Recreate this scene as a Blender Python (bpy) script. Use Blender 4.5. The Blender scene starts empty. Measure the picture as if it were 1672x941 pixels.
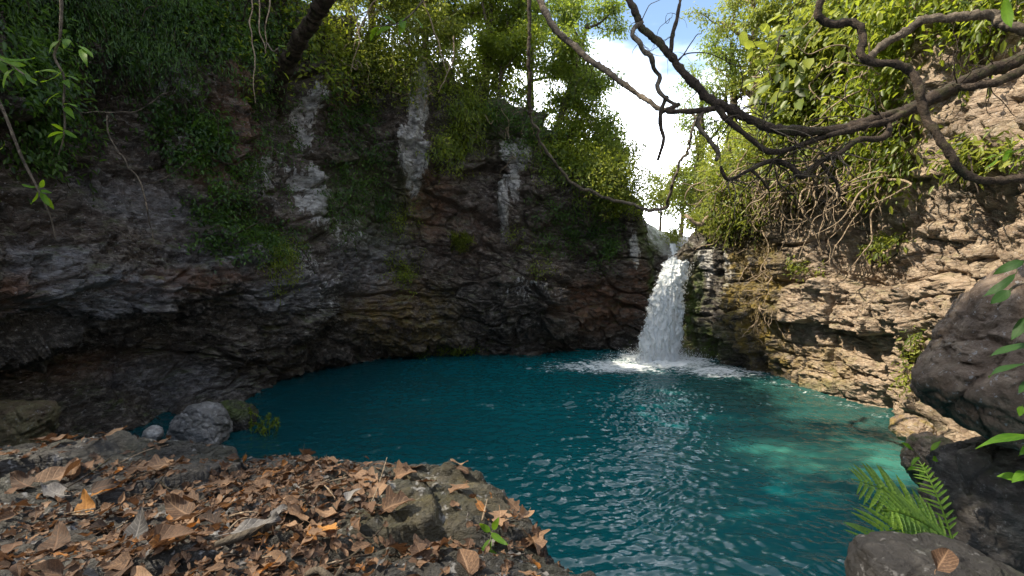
import bpy, math, random
import numpy as np
from mathutils import Vector

# ------------------------------------------------------------------ camera, sky, sun, exposure
SC = bpy.context.scene
COL = SC.collection
W, H, F = 1672.0, 941.0, 836.0
PITCH = math.radians(2.8)
EYE = np.array([0.0, 0.0, 3.2])
cam_data = bpy.data.cameras.new('camera')
cam = bpy.data.objects.new('camera', cam_data)
COL.objects.link(cam)
cam.location = EYE
cam.rotation_euler = (math.pi / 2 - PITCH, 0, 0)
cam_data.sensor_width = 36.0
cam_data.lens = 36.0 * F / W
cam_data.clip_start = 0.05
cam_data.clip_end = 2000
SC.camera = cam

SUN_EL, SUN_AZ = math.radians(50), math.radians(-100)      # azimuth clockwise from +Y
world = bpy.data.worlds.new("World")
SC.world = world
world.use_nodes = True
wn = world.node_tree.nodes
wl = world.node_tree.links
wn.clear()
w_out = wn.new('ShaderNodeOutputWorld')
w_bg = wn.new('ShaderNodeBackground')
w_sky = wn.new('ShaderNodeTexSky')
w_sky.sky_type = 'NISHITA'
w_sky.sun_disc = False
w_sky.sun_elevation = SUN_EL
w_sky.sun_rotation = SUN_AZ
w_sky.air_density = 1.3
w_sky.ozone_density = 2.0
w_tc = wn.new('ShaderNodeTexCoord')
w_map = wn.new('ShaderNodeMapping')
w_map.inputs['Scale'].default_value = (1.0, 1.0, 2.2)
w_map.inputs['Location'].default_value = (0.35, 0.1, 0.0)
w_noise = wn.new('ShaderNodeTexNoise')
w_noise.inputs['Scale'].default_value = 2.1
w_noise.inputs['Detail'].default_value = 9.0
w_noise.inputs['Roughness'].default_value = 0.55
w_sep = wn.new('ShaderNodeSeparateXYZ')
w_hgt = wn.new('ShaderNodeMapRange')          # more cloud low in the sky
w_hgt.inputs['From Min'].default_value = 0.22
w_hgt.inputs['From Max'].default_value = 0.45
w_hgt.inputs['To Min'].default_value = 0.3
w_hgt.inputs['To Max'].default_value = -0.12
w_top = wn.new('ShaderNodeMapRange')          # unseen cloud added towards the zenith to light the water
w_top.inputs['From Min'].default_value = 0.47
w_top.inputs['From Max'].default_value = 0.60
w_top.inputs['To Min'].default_value = 0.0
w_top.inputs['To Max'].default_value = 0.30
w_add2 = wn.new('ShaderNodeMath'); w_add2.operation = 'ADD'
w_add = wn.new('ShaderNodeMath'); w_add.operation = 'ADD'
w_ramp = wn.new('ShaderNodeValToRGB')
w_ramp.color_ramp.interpolation = 'EASE'
w_ramp.color_ramp.elements[0].position = 0.40
w_ramp.color_ramp.elements[1].position = 0.86
w_mix = wn.new('ShaderNodeMixRGB')
w_mix.inputs['Color2'].default_value = (7.4, 7.6, 8.0, 1)   # white cloud, in the sky's own units
w_bank = wn.new('ShaderNodeMapRange')         # cloud down the valley brightened to strengthen its reflection in the pool
w_bank.inputs['From Min'].default_value = 0.55
w_bank.inputs['From Max'].default_value = 0.85
w_bank.inputs['To Min'].default_value = 1.0
w_bank.inputs['To Max'].default_value = 4.4
w_cl = wn.new('ShaderNodeMixRGB'); w_cl.blend_type = 'MULTIPLY'; w_cl.inputs['Fac'].default_value = 1.0
w_cl.inputs['Color1'].default_value = (7.4, 7.6, 8.0, 1)
wl.new(w_tc.outputs['Generated'], w_map.inputs['Vector'])
wl.new(w_map.outputs['Vector'], w_noise.inputs['Vector'])
wl.new(w_tc.outputs['Generated'], w_sep.inputs[0])
wl.new(w_sep.outputs['Z'], w_hgt.inputs['Value'])
wl.new(w_noise.outputs['Fac'], w_add.inputs[0])
wl.new(w_hgt.outputs['Result'], w_add.inputs[1])
wl.new(w_sep.outputs['Z'], w_top.inputs['Value'])
wl.new(w_add.outputs[0], w_add2.inputs[0])
wl.new(w_top.outputs['Result'], w_add2.inputs[1])
wl.new(w_add2.outputs[0], w_ramp.inputs['Fac'])
wl.new(w_ramp.outputs['Color'], w_mix.inputs['Fac'])
wl.new(w_sky.outputs['Color'], w_mix.inputs['Color1'])
wl.new(w_sep.outputs['Y'], w_bank.inputs['Value'])
wl.new(w_bank.outputs['Result'], w_cl.inputs['Color2'])
wl.new(w_cl.outputs['Color'], w_mix.inputs['Color2'])
wl.new(w_mix.outputs['Color'], w_bg.inputs['Color'])
w_bg.inputs['Strength'].default_value = 0.14
wl.new(w_bg.outputs['Background'], w_out.inputs['Surface'])

sun_data = bpy.data.lights.new('sun', 'SUN')
sun_data.energy = 5.0
sun_data.angle = math.radians(0.53)
sun_data.color = (1.0, 0.88, 0.69)
sun = bpy.data.objects.new('sun', sun_data)
COL.objects.link(sun)
sun_dir = Vector((math.sin(SUN_AZ) * math.cos(SUN_EL), math.cos(SUN_AZ) * math.cos(SUN_EL), math.sin(SUN_EL)))
sun.rotation_euler = sun_dir.to_track_quat('Z', 'Y').to_euler()
sun.location = (-20, 5, 40)

SC.view_settings.view_transform = 'Standard'
SC.view_settings.look = 'None'
SC.view_settings.exposure = 0.97
SC.view_settings.gamma = 1.0
SC.view_settings.use_curve_mapping = False
SC.render.engine = 'CYCLES'
SC.cycles.use_denoising = True
SC.cycles.max_bounces = 6
SC.cycles.transparent_max_bounces = 12
SC.cycles.caustics_reflective = False
SC.cycles.caustics_refractive = False
SC.cycles.sample_clamp_indirect = 6.0

# ------------------------------------------------------------------ helpers
RNG = np.random.default_rng(7)
random.seed(7)
CP, SP = math.cos(PITCH), math.sin(PITCH)

def at(px, py, Y):
    """World point seen at pixel (px, py) of the 1672x941 photograph, Y metres ahead of the camera."""
    u, v = (px - W / 2) / F, (H / 2 - py) / F
    d = np.array([u, CP + v * SP, v * CP - SP])
    return EYE + d * (Y / d[1])

def pix(P):
    P = np.asarray(P) - EYE
    depth = P[..., 1] * CP - P[..., 2] * SP
    up = P[..., 1] * SP + P[..., 2] * CP
    depth = np.where(depth > 0.05, depth, 1e-3)
    return W / 2 + F * P[..., 0] / depth, H / 2 - F * up / depth

def unit(v):
    v = np.asarray(v, float)
    return v / np.maximum(np.linalg.norm(v, axis=-1, keepdims=True), 1e-9)

_perm = np.random.default_rng(3).permutation(4096).astype(np.int64)
_perm = np.concatenate([_perm, _perm])
_grad = unit(np.random.default_rng(4).normal(size=(4096, 3)))
_rnd = np.random.default_rng(5).random((4096, 4))

def _hash(ix, iy, iz):
    return _perm[_perm[_perm[ix & 4095] + (iy & 4095) & 4095] + (iz & 4095) & 4095]

def gnoise(p):
    p = np.asarray(p, float)
    i = np.floor(p).astype(np.int64)
    f = p - i
    w = f * f * f * (f * (f * 6 - 15) + 10)
    out = 0
    for dx in (0, 1):
        for dy in (0, 1):
            for dz in (0, 1):
                g = _grad[_hash(i[:, 0] + dx, i[:, 1] + dy, i[:, 2] + dz)]
                dot = g[:, 0] * (f[:, 0] - dx) + g[:, 1] * (f[:, 1] - dy) + g[:, 2] * (f[:, 2] - dz)
                out = out + dot * (w[:, 0] if dx else 1 - w[:, 0]) * (w[:, 1] if dy else 1 - w[:, 1]) * (w[:, 2] if dz else 1 - w[:, 2])
    return out * 1.5

def fbm(p, octaves=4, gain=0.5, seed=0.0):
    p = np.asarray(p, float) + seed * 17.31
    a, out = 1.0, 0
    for o in range(octaves):
        out = out + a * gnoise(p)
        p = p * 2.03 + 5.1
        a *= gain
    return out

def ridged(p, octaves=4, gain=0.5, seed=0.0):
    p = np.asarray(p, float) + seed * 13.7
    a, out = 1.0, 0
    for o in range(octaves):
        out = out + a * (1 - 2 * np.abs(gnoise(p)))
        p = p * 2.07 + 3.3
        a *= gain
    return out

def voro(p):
    """F1, F2-F1 and four random numbers of the nearest cell."""
    p = np.asarray(p, float)
    i = np.floor(p).astype(np.int64)
    f1 = np.full(len(p), 9.0); f2 = np.full(len(p), 9.0); idx = np.zeros(len(p), np.int64)
    for dx in (-1, 0, 1):
        for dy in (-1, 0, 1):
            for dz in (-1, 0, 1):
                h = _hash(i[:, 0] + dx, i[:, 1] + dy, i[:, 2] + dz)
                c = np.stack([i[:, 0] + dx, i[:, 1] + dy, i[:, 2] + dz], 1) + _rnd[h, :3]
                d = np.linalg.norm(c - p, axis=1)
                n = d < f1
                f2 = np.where(n, f1, np.minimum(f2, d))
                f1 = np.where(n, d, f1)
                idx = np.where(n, h, idx)
    return f1, f2 - f1, _rnd[idx]

def sstep(a, b, x):
    t = np.clip((x - a) / (b - a), 0, 1)
    return t * t * (3 - 2 * t)

def catmull(pts, t):
    """Catmull-Rom through rows of pts at parameters t in 0..n-1."""
    pts = np.asarray(pts, float)
    n = len(pts)
    t = np.clip(np.asarray(t, float), 0, n - 1 - 1e-9)
    i = np.floor(t).astype(int)
    f = (t - i).reshape((-1,) + (1,) * (pts.ndim - 1))
    p0, p1, p2, p3 = pts[np.maximum(i - 1, 0)], pts[i], pts[np.minimum(i + 1, n - 1)], pts[np.minimum(i + 2, n - 1)]
    return p1 + 0.5 * f * (p2 - p0 + f * (2 * p0 - 5 * p1 + 4 * p2 - p3 + f * (3 * (p1 - p2) + p3 - p0)))

def mesh_obj(name, co, quads=None, tris=None, mat=None, parent=None, smooth=True, attrs=None):
    me = bpy.data.meshes.new(name)
    co = np.ascontiguousarray(co, np.float32)
    me.vertices.add(len(co))
    me.vertices.foreach_set('co', co.ravel())
    loops, starts, n = [], [], 0
    for fc, k in ((quads, 4), (tris, 3)):
        if fc is not None and len(fc):
            fc = np.asarray(fc, np.int32)
            loops.append(fc.ravel())
            starts.append(np.arange(len(fc), dtype=np.int32) * k + n)
            n += fc.size
    loops, starts = np.concatenate(loops), np.concatenate(starts)
    me.loops.add(len(loops))
    me.loops.foreach_set('vertex_index', loops)
    me.polygons.add(len(starts))
    me.polygons.foreach_set('loop_start', starts)
    me.polygons.foreach_set('use_smooth', np.full(len(starts), smooth, dtype=bool))
    for k, v in (attrs or {}).items():
        me.attributes.new(k, 'FLOAT', 'POINT').data.foreach_set('value', np.ascontiguousarray(v, np.float32))
    me.update(calc_edges=True)
    me.validate()
    if mat:
        me.materials.append(mat)
    o = bpy.data.objects.new(name, me)
    COL.objects.link(o)
    if parent is not None:
        o.parent = parent
    return o

def grid_quads(nu, nv):
    a = np.arange(nu * nv).reshape(nu, nv)
    return np.stack([a[:-1, :-1], a[1:, :-1], a[1:, 1:], a[:-1, 1:]], -1).reshape(-1, 4)

def tag(o, label=None, cat=None, group=None, kind=None):
    for k, v in (('label', label), ('category', cat), ('group', group), ('kind', kind)):
        if v:
            o[k] = v
    return o

def empty(name, loc=(0, 0, 0)):
    o = bpy.data.objects.new(name, None)
    o.empty_display_size = 0.1
    o.location = loc
    COL.objects.link(o)
    return o

class Acc:
    """Collects tubes and leaves into one mesh."""
    def __init__(s):
        s.v, s.q, s.t, s.n = [], [], [], 0
    def add(s, v, q, tint=None):
        s.v.append(v); s.q.append(q + s.n); s.n += len(v)
        s.t.append(np.full(len(v), 0.5) if tint is None else tint)
    def build(s, name, mat, parent=None, smooth=True):
        v = np.concatenate(s.v)
        if parent is not None:
            v = v - np.array(parent.location)
        return mesh_obj(name, v, np.concatenate(s.q), None, mat, parent, smooth, {'tint': np.concatenate(s.t)})

def smooth_path(pts, step=0.06):
    pts = np.asarray(pts, float)
    L = np.linalg.norm(np.diff(pts, axis=0), axis=1).sum()
    n = max(int(L / step), 2 * len(pts))
    return catmull(pts, np.linspace(0, len(pts) - 1, n))

def tube(path, rad, sides=8, rough=0.0, seed=0):
    """Tapered tube along path (already dense). rad: scalar pair or array."""
    path = np.asarray(path, float)
    n = len(path)
    if np.ndim(rad) == 0:
        rad = np.full(n, rad)
    elif len(rad) != n:
        rad = np.interp(np.linspace(0, 1, n), np.linspace(0, 1, len(rad)), rad)
    tan = unit(np.gradient(path, axis=0))
    u = np.zeros_like(path)
    ref = np.array([0.0, 0.0, 1.0]) if abs(tan[0][2]) < 0.9 else np.array([1.0, 0, 0])
    p = np.cross(tan[0], ref)
    for k in range(n):
        p = p - tan[k] * np.dot(p, tan[k])
        p = p / max(np.linalg.norm(p), 1e-9)
        u[k] = p
    w = np.cross(tan, u)
    a = np.linspace(0, 2 * np.pi, sides, endpoint=False)
    ring = u[:, None, :] * np.cos(a)[None, :, None] + w[:, None, :] * np.sin(a)[None, :, None]
    v = path[:, None, :] + ring * np.asarray(rad)[:, None, None]
    if rough:
        flat = v.reshape(-1, 3)
        d = fbm(flat * np.array([16, 16, 16]) + seed, 4, .6) * rough
        v = v + ring * (d.reshape(n, sides, 1) * np.asarray(rad)[:, None, None])
    v = v.reshape(-1, 3)
    b = np.arange(n * sides).reshape(n, sides)
    nb = np.roll(b, -1, axis=1)
    q = np.stack([b[:-1], nb[:-1], nb[1:], b[1:]], -1).reshape(-1, 4)
    caps = []
    if sides == 8:
        caps = [[b[0, 3], b[0, 2], b[0, 1], b[0, 0]], [b[0, 5], b[0, 4], b[0, 3], b[0, 0]], [b[0, 7], b[0, 6], b[0, 5], b[0, 0]],
                [b[-1, 0], b[-1, 1], b[-1, 2], b[-1, 3]], [b[-1, 0], b[-1, 3], b[-1, 4], b[-1, 5]], [b[-1, 0], b[-1, 5], b[-1, 6], b[-1, 7]]]
    elif sides == 4:
        caps = [[b[0, 3], b[0, 2], b[0, 1], b[0, 0]], [b[-1, 0], b[-1, 1], b[-1, 2], b[-1, 3]]]
    if caps:
        q = np.concatenate([q, np.array(caps)])
    return v, q

def leaves(pos, tip, nrm, length, width=0.42, droop=0.18, fold=0.16):
    """Six-sided leaf blades, two quads each. Returns verts, quads, tint."""
    pos, tip = np.asarray(pos, float), unit(tip)
    n = len(pos)
    length = np.broadcast_to(np.asarray(length, float), (n,))[:, None]
    nrm = np.asarray(nrm, float)
    side = unit(np.cross(tip, nrm) + 1e-6)
    nrm = np.cross(side, tip)
    w = length * width
    up = nrm * length
    P = [pos,
         pos + tip * length * .28 + side * w * .42 + up * fold * .5, pos + tip * length * .66 + side * w * .40 + up * (fold * .45 - droop * .4),
         pos + tip * length - up * droop,
         pos + tip * length * .66 - side * w * .40 + up * (fold * .45 - droop * .4), pos + tip * length * .28 - side * w * .42 + up * fold * .5]
    v = np.stack(P, 1).reshape(-1, 3)
    b = (np.arange(n) * 6)[:, None]
    q = np.concatenate([b + np.array([[0, 1, 2, 3]]), b + np.array([[0, 3, 4, 5]])])
    t = np.repeat(RNG.random(n), 6)
    return v, q, t

# ------------------------------------------------------------------ materials
class Nodes:
    def __init__(s, name):
        s.m = bpy.data.materials.new(name)
        s.m.use_nodes = True
        s.t = s.m.node_tree
        s.t.nodes.clear()
        s.out = s.t.nodes.new('ShaderNodeOutputMaterial')
    def n(s, typ, **kw):
        nd = s.t.nodes.new('ShaderNode' + typ)
        for k, v in kw.items():
            setattr(nd, k, v)
        return nd
    def put(s, sock, v):
        if isinstance(v, bpy.types.NodeSocket):
            s.t.links.new(v, sock)
        else:
            sock.default_value = v
    def coord(s, scale=(1, 1, 1), loc=(0, 0, 0)):
        c = s.n('TexCoord'); m = s.n('Mapping')
        s.t.links.new(c.outputs['Object'], m.inputs['Vector'])
        m.inputs['Scale'].default_value = scale
        m.inputs['Location'].default_value = loc
        return m.outputs['Vector']
    def noise(s, vec, scale, detail=5, rough=0.55, dist=0.0, out='Fac'):
        nd = s.n('TexNoise')
        s.put(nd.inputs['Vector'], vec)
        nd.inputs['Scale'].default_value = scale
        nd.inputs['Detail'].default_value = detail
        nd.inputs['Roughness'].default_value = rough
        nd.inputs['Distortion'].default_value = dist
        return nd.outputs[out]
    def voronoi(s, vec, scale, feature='F1', out='Distance'):
        nd = s.n('TexVoronoi', feature=feature)
        s.put(nd.inputs['Vector'], vec)
        nd.inputs['Scale'].default_value = scale
        return nd.outputs[out]
    def ramp(s, fac, *stops):
        nd = s.n('ValToRGB')
        el = nd.color_ramp.elements
        while len(el) < len(stops):
            el.new(0.5)
        for e, (p, c) in zip(el, stops):
            e.position = p
            e.color = (c, c, c, 1) if np.isscalar(c) else tuple(c) + (1,)
        s.put(nd.inputs['Fac'], fac)
        return nd.outputs['Color']
    def mix(s, fac, a, b, mode='MIX'):
        nd = s.n('MixRGB', blend_type=mode)
        for sock, v in zip(nd.inputs, (fac, a, b)):
            if isinstance(v, tuple):
                v = v + (1,) if len(v) == 3 else v
            s.put(sock, v)
        return nd.outputs['Color']
    def math(s, op, a, b=0.0, c=0.0):
        nd = s.n('Math', operation=op)
        for sock, v in zip(nd.inputs, (a, b, c)):
            s.put(sock, v)
        return nd.outputs[0]
    def attr(s, name):
        return s.n('Attribute', attribute_name=name).outputs['Fac']
    def bump(s, height, strength=0.5, dist=0.05, normal=None):
        nd = s.n('Bump')
        nd.inputs['Strength'].default_value = strength
        nd.inputs['Distance'].default_value = dist
        s.put(nd.inputs['Height'], height)
        if normal is not None:
            s.put(nd.inputs['Normal'], normal)
        return nd.outputs['Normal']
    def principled(s, color, rough=0.7, spec=0.4, normal=None, **kw):
        nd = s.n('BsdfPrincipled')
        if isinstance(color, tuple):
            color = color + (1,)
        s.put(nd.inputs['Base Color'], color)
        s.put(nd.inputs['Roughness'], rough)
        s.put(nd.inputs['Specular IOR Level'], spec)
        for k, v in kw.items():
            s.put(nd.inputs[k], v)
        if normal is not None:
            s.put(nd.inputs['Normal'], normal)
        return nd.outputs[0]
    def mixsh(s, fac, a, b):
        nd = s.n('MixShader')
        s.put(nd.inputs[0], fac); s.put(nd.inputs[1], a); s.put(nd.inputs[2], b)
        return nd.outputs[0]
    def done(s, shader):
        s.t.links.new(shader, s.out.inputs['Surface'])
        return s.m

def rock_mat(name, dark, mid, light, strata=2.2, moss=0.25, bump=1.0, rough=0.62, spec=0.5, crack=0.22, flecks=0.55):
    N = Nodes(name)
    v = N.coord()
    vs = N.coord((1, 1, strata))
    n1 = N.noise(vs, 0.9, 8, 0.62, 0.4)
    n2 = N.noise(vs, 5.0, 8, 0.65)
    n3 = N.noise(v, 32, 4, 0.6)
    c = N.mix(N.ramp(n1, (0.36, 0.0), (0.62, 1.0)), dark, mid)
    c = N.mix(N.math('MULTIPLY', N.ramp(n2, (0.5, 0.0), (0.68, 1.0)), 0.75), c, light)
    c = N.mix(N.ramp(n2, (0.28, 0.75), (0.42, 0.0)), c, tuple(x * 0.35 for x in dark))
    # painted-in-the-stone patches, each by its own attribute
    blot = N.ramp(N.noise(vs, 2.6, 7, 0.65, 0.3), (0.36, 0.0), (0.56, 1.0))
    c = N.mix(N.math('MULTIPLY', N.attr('brown'), blot), c, N.mix(n2, (0.075, 0.036, 0.02), (0.23, 0.115, 0.065)))
    c = N.mix(N.math('MULTIPLY', N.attr('slate'), N.ramp(n2, (0.35, 0.15), (0.6, 1.0))), c, N.mix(n2, (0.085, 0.088, 0.10), (0.30, 0.31, 0.34)))
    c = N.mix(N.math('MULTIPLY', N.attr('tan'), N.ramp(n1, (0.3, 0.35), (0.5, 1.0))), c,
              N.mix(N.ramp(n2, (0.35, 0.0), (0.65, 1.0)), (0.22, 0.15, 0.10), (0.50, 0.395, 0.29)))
    drip = N.noise(N.coord((1.0, 1.0, 0.22)), 6.5, 7, 0.68, 0.4)
    spots = N.noise(v, 11, 5, 0.7)
    rag = N.math('ADD', N.math('MULTIPLY', N.math('SUBTRACT', drip, 0.5), 2.3), N.math('MULTIPLY', N.math('SUBTRACT', spots, 0.5), 0.6))
    pale = N.ramp(N.math('ADD', N.attr('pale'), rag), (0.52, 0.0), (0.62, 1.0))
    c = N.mix(pale, c, N.mix(N.ramp(n2, (.36, 0.0), (.62, 1.0)), (0.15, 0.14, 0.135), (0.56, 0.55, 0.54)))
    fleck = N.ramp(N.noise(v, 17, 3, 0.75), (0.61, 0.0), (0.67, flecks))
    c = N.mix(fleck, c, (0.42, 0.42, 0.43))
    c = N.mix(N.math('MULTIPLY', N.attr('ochre'), N.ramp(N.noise(v, 3.5, 6, 0.7), (0.4, 0.0), (0.6, 1.0))), c,
              N.mix(n3, (0.10, 0.07, 0.008), (0.36, 0.25, 0.03)))
    geo = N.n('NewGeometry')
    sep = N.n('SeparateXYZ')
    N.t.links.new(geo.outputs['Normal'], sep.inputs[0])
    up = N.math('MULTIPLY', N.ramp(sep.outputs['Z'], (0.15, 0.0), (0.75, 1.0)), N.ramp(N.noise(v, 2.2, 6, 0.7), (0.48, 0.0), (0.64, 1.0)))
    mo = N.math('MAXIMUM', N.math('MULTIPLY', up, moss),
                N.math('MULTIPLY', N.attr('moss'), N.ramp(N.noise(v, 5, 6, 0.7), (0.36, 0.0), (0.55, 1.0))))
    c = N.mix(mo, c, N.mix(n3, (0.02, 0.04, 0.006), (0.12, 0.17, 0.02)))
    h = N.math('ADD', N.math('MULTIPLY', N.noise(vs, 7, 8, 0.68), 1.0), N.math('MULTIPLY', N.ramp(N.voronoi(N.coord((1, 1, 2.6)), 5.5, 'DISTANCE_TO_EDGE'), (0.0, 0.0), (0.09, 1.0)), crack))
    nrm = N.bump(h, 0.9 * bump, 0.07)
    nrm = N.bump(N.noise(v, 45, 6, 0.7), 0.55 * bump, 0.012, nrm)
    r = N.math('ADD', N.math('MULTIPLY', n2, 0.35), rough - 0.17)
    return N.done(N.principled(c, r, spec, nrm))

def leaf_mat(name, dark, mid, light, trans, tfac=0.38, rough=0.42):
    N = Nodes(name)
    t = N.attr('tint')
    big = N.noise(N.coord(), 1.3, 3)
    f = N.math('ADD', N.math('MULTIPLY', t, 0.75), N.math('MULTIPLY', N.math('SUBTRACT', big, 0.5), 1.5))
    f = N.math('ADD', f, 0.12)
    c = N.ramp(f, (0.08, dark), (0.5, mid), (0.95, light))
    p = N.principled(c, rough, 0.35)
    tr = N.n('BsdfTranslucent')
    N.put(tr.inputs['Color'], N.mix(1.0, N.mix(0.55, c, trans), (1.5, 1.5, 1.5), 'MULTIPLY'))
    return N.done(N.mixsh(tfac, p, tr.outputs[0]))

def bark_mat(name, dark, light, scale=1.0, moss=0.0):
    N = Nodes(name)
    v = N.coord()
    n1 = N.noise(v, 9 * scale, 7, 0.65, 0.5)
    n2 = N.noise(v, 60 * scale, 5, 0.6)
    c = N.mix(N.ramp(n1, (0.36, 0.0), (0.66, 1.0)), dark, light)
    c = N.mix(N.ramp(n2, (0.3, 0.6), (0.5, 0.0)), c, tuple(x * .4 for x in dark))
    if moss:
        c = N.mix(N.math('MULTIPLY', N.ramp(N.noise(v, 6, 4), (0.52, 0.0), (0.66, 1.0)), moss), c, (0.07, 0.09, 0.02))
    n3 = N.noise(v, 28 * scale, 6, 0.7, 1.0)
    c = N.mix(N.ramp(n3, (0.52, 0.0), (0.66, 0.8)), c, tuple(min(1, x * 1.6) for x in light))
    nrm = N.bump(N.math('ADD', n1, N.math('ADD', N.math('MULTIPLY', n3, 0.8), N.math('MULTIPLY', n2, 0.4))), 1.0, 0.03)
    return N.done(N.principled(c, 0.8, 0.25, nrm))

M = {}
M['rock'] = rock_mat('cliff_rock', (0.016, 0.013, 0.011), (0.072, 0.058, 0.046), (0.30, 0.27, 0.24), moss=0.45, rough=.46, bump=1.35)
M['ledge'] = rock_mat('ledge_rock', (0.012, 0.011, 0.011), (0.028, 0.026, 0.025), (0.085, 0.08, 0.077), moss=0.10, rough=0.5, bump=1.4, crack=0.1)
M['boulder'] = rock_mat('boulder_rock', (0.085, 0.056, 0.037), (0.185, 0.128, 0.088), (0.34, 0.26, 0.19), strata=1.0, moss=0.2, bump=1.5, crack=0.0, flecks=0.7)
M['black'] = rock_mat('dark_wet_rock', (0.026, 0.022, 0.020), (0.066, 0.057, 0.051), (0.17, 0.155, 0.14), strata=2.0, moss=0.2, crack=0.05, flecks=0.25)
M['shaded_rock'] = rock_mat('shaded_corner_rock', (0.007, 0.006, 0.006), (0.017, 0.015, 0.014), (0.05, 0.046, 0.043), strata=2.0, moss=0.1, crack=0.05, flecks=0.2)  # darker copy of the dark rock, with shade put into its colour
M['stone'] = rock_mat('stone_rock', (0.07, 0.07, 0.07), (0.17, 0.168, 0.168), (0.36, 0.36, 0.365), strata=1.3, moss=0.1, crack=0.05)
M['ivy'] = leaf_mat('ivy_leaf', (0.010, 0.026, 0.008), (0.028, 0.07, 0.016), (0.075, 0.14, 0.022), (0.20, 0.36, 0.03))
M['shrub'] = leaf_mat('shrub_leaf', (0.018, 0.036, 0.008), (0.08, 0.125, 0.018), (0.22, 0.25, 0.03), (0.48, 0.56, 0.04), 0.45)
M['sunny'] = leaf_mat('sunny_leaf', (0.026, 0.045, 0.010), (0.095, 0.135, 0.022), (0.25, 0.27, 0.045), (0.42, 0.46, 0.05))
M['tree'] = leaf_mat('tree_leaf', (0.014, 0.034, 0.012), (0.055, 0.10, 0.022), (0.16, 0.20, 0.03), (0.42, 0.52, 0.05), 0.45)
M['straw'] = leaf_mat('straw_leaf', (0.09, 0.07, 0.03), (0.22, 0.17, 0.075), (0.40, 0.31, 0.15), (0.40, 0.30, 0.12), 0.25)
M['bark'] = bark_mat('brown_bark', (0.016, 0.011, 0.008), (0.065, 0.047, 0.033), 1.0, 0.3)
M['paleroot'] = bark_mat('pale_bark', (0.14, 0.10, 0.065), (0.42, 0.33, 0.23), 1.5)
M['limb'] = bark_mat('limb_bark', (0.03, 0.024, 0.018), (0.16, 0.13, 0.095), 0.5)

# ------------------------------------------------------------------ the gorge wall: one continuous cliff round the pool
def station(x, y, top, offs, back):
    return x, y, top, offs, back
BL = [(0.7, 0.5), (2.5, 1.1), (7, 2.2), (16, 3.2)]       # how the ground rises behind the lip
BN = [(0.7, 0.12), (2.5, 0.4), (7, 0.9), (16, 1.4)]
BR = [(0.7, 1.1), (2.5, 3.0), (7, 5.5), (16, 7.0)]
Z0 = [-1.2, 0.0, 0.7, 1.5, 2.3, 3.3]
ST = [
    (-5.6, -6.0, 8.0, [0, 0, 0, 0, 0, 0, 0, 0, 0, 0], BL),
    (-6.2, -2.0, 7.8, [0, 0, 0, 0, 0, 0, 0, 0, 0, 0], BL),
    (-6.8, 2.0, 8.2, [0, 0, 0, .1, .2, .2, .1, .1, .0, -.2], BL),
    (-7.9, 5.6, 13.0, [.8, .7, .3, .2, 1.0, .9, .4, .3, .5, .6], BL),
    (-8.6, 8.6, 13.0, [1.3, 1.2, .6, .15, 1.3, 1.1, .4, .2, .5, .7], BL),
    (-7.9, 10.7, 13.0, [1.3, 1.1, .5, .25, 1.1, 1.0, .3, .0, .4, .6], BL),
    (-6.6, 12.6, 12.5, [.6, .25, .2, .6, 1.0, .7, .2, -.2, .0, .1], BL),
    (-5.7, 14.8, 11.0, [0, -.5, .3, .9, .9, .5, .1, -.3, -.5, -.6], BL),
    (-4.2, 16.6, 10.0, [0, -.4, .3, .8, .6, .3, .1, .1, -.1, -.6], BL),
    (-2.5, 17.4, 9.4, [0, -.3, .2, .6, .5, .4, .5, .5, .2, -.4], BL),
    (-0.8, 17.7, 8.6, [0, .0, .1, .5, .7, .5, .0, -.4, -.6, -.8], BL),
    (0.9, 17.7, 8.2, [0, .0, .3, 1.1, 1.1, .5, .1, .1, -.2, -.6], BL),
    (1.9, 18.2, 7.5, [0, -.4, .0, .2, .4, .4, .2, .1, -.2, -.5], BL),
    (3.3, 18.3, 6.2, [0, -.4, -.1, .2, .3, .3, .2, .1, 0, -.3], BL),
    (4.4, 18.1, 4.9, [0, -.2, 0, .1, .1, .2, .2, .2, .1, 0], BL),
    (4.95, 18.15, 3.75, [0, -.2, 0, 0, 0, 0, 0, 0, 0, 0], BN),
    (5.55, 17.7, 3.40, [0, 0, 0, 0, 0, 0, 0, 0, 0, 0], BN),
    (6.0, 17.0, 4.1, [0, 0, 0, .05, .1, .1, .1, .1, .05, -.1], BR),
    (6.85, 15.8, 5.4, [0, 0, .05, .1, .1, .1, .0, .0, 0, -.1], BR),
    (7.25, 14.0, 6.6, [-.1, -.1, .0, .0, .0, .1, .15, .15, .1, -.1], BR),
    (7.6, 12.3, 8.3, [-.1, .0, .05, .0, .1, .2, .2, .2, .1, -.1], BR),
    (8.0, 10.7, 9.6, [.0, .05, .05, .0, .05, .1, .15, .1, .1, 0], BR),
    (7.95, 9.7, 10.5, [.3, .3, .2, .1, .2, .3, .5, .5, .5, .4], BR),
    (7.6, 8.2, 11.5, [.8, .7, .3, .1, .1, .2, .3, .4, .4, .4], BR),
    (7.1, 6.6, 11.0, [1.0, .9, .5, .2, .1, .1, .2, .2, .2, .2], BR),
    (6.6, 4.2, 10.0, [.4, .4, .3, .2, 0, 0, 0, 0, 0, 0], BR),
    (6.5, 0.0, 9.0, [0, 0, 0, 0, 0, 0, 0, 0, 0, 0], BR),
    (6.3, -6.0, 8.0, [0, 0, 0, 0, 0, 0, 0, 0, 0, 0], BR),
]
plan = np.array([s[:2] for s in ST])
tan = unit(np.gradient(plan, axis=0))
outn = np.stack([tan[:, 1], -tan[:, 0]], 1)
rows = []
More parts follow.
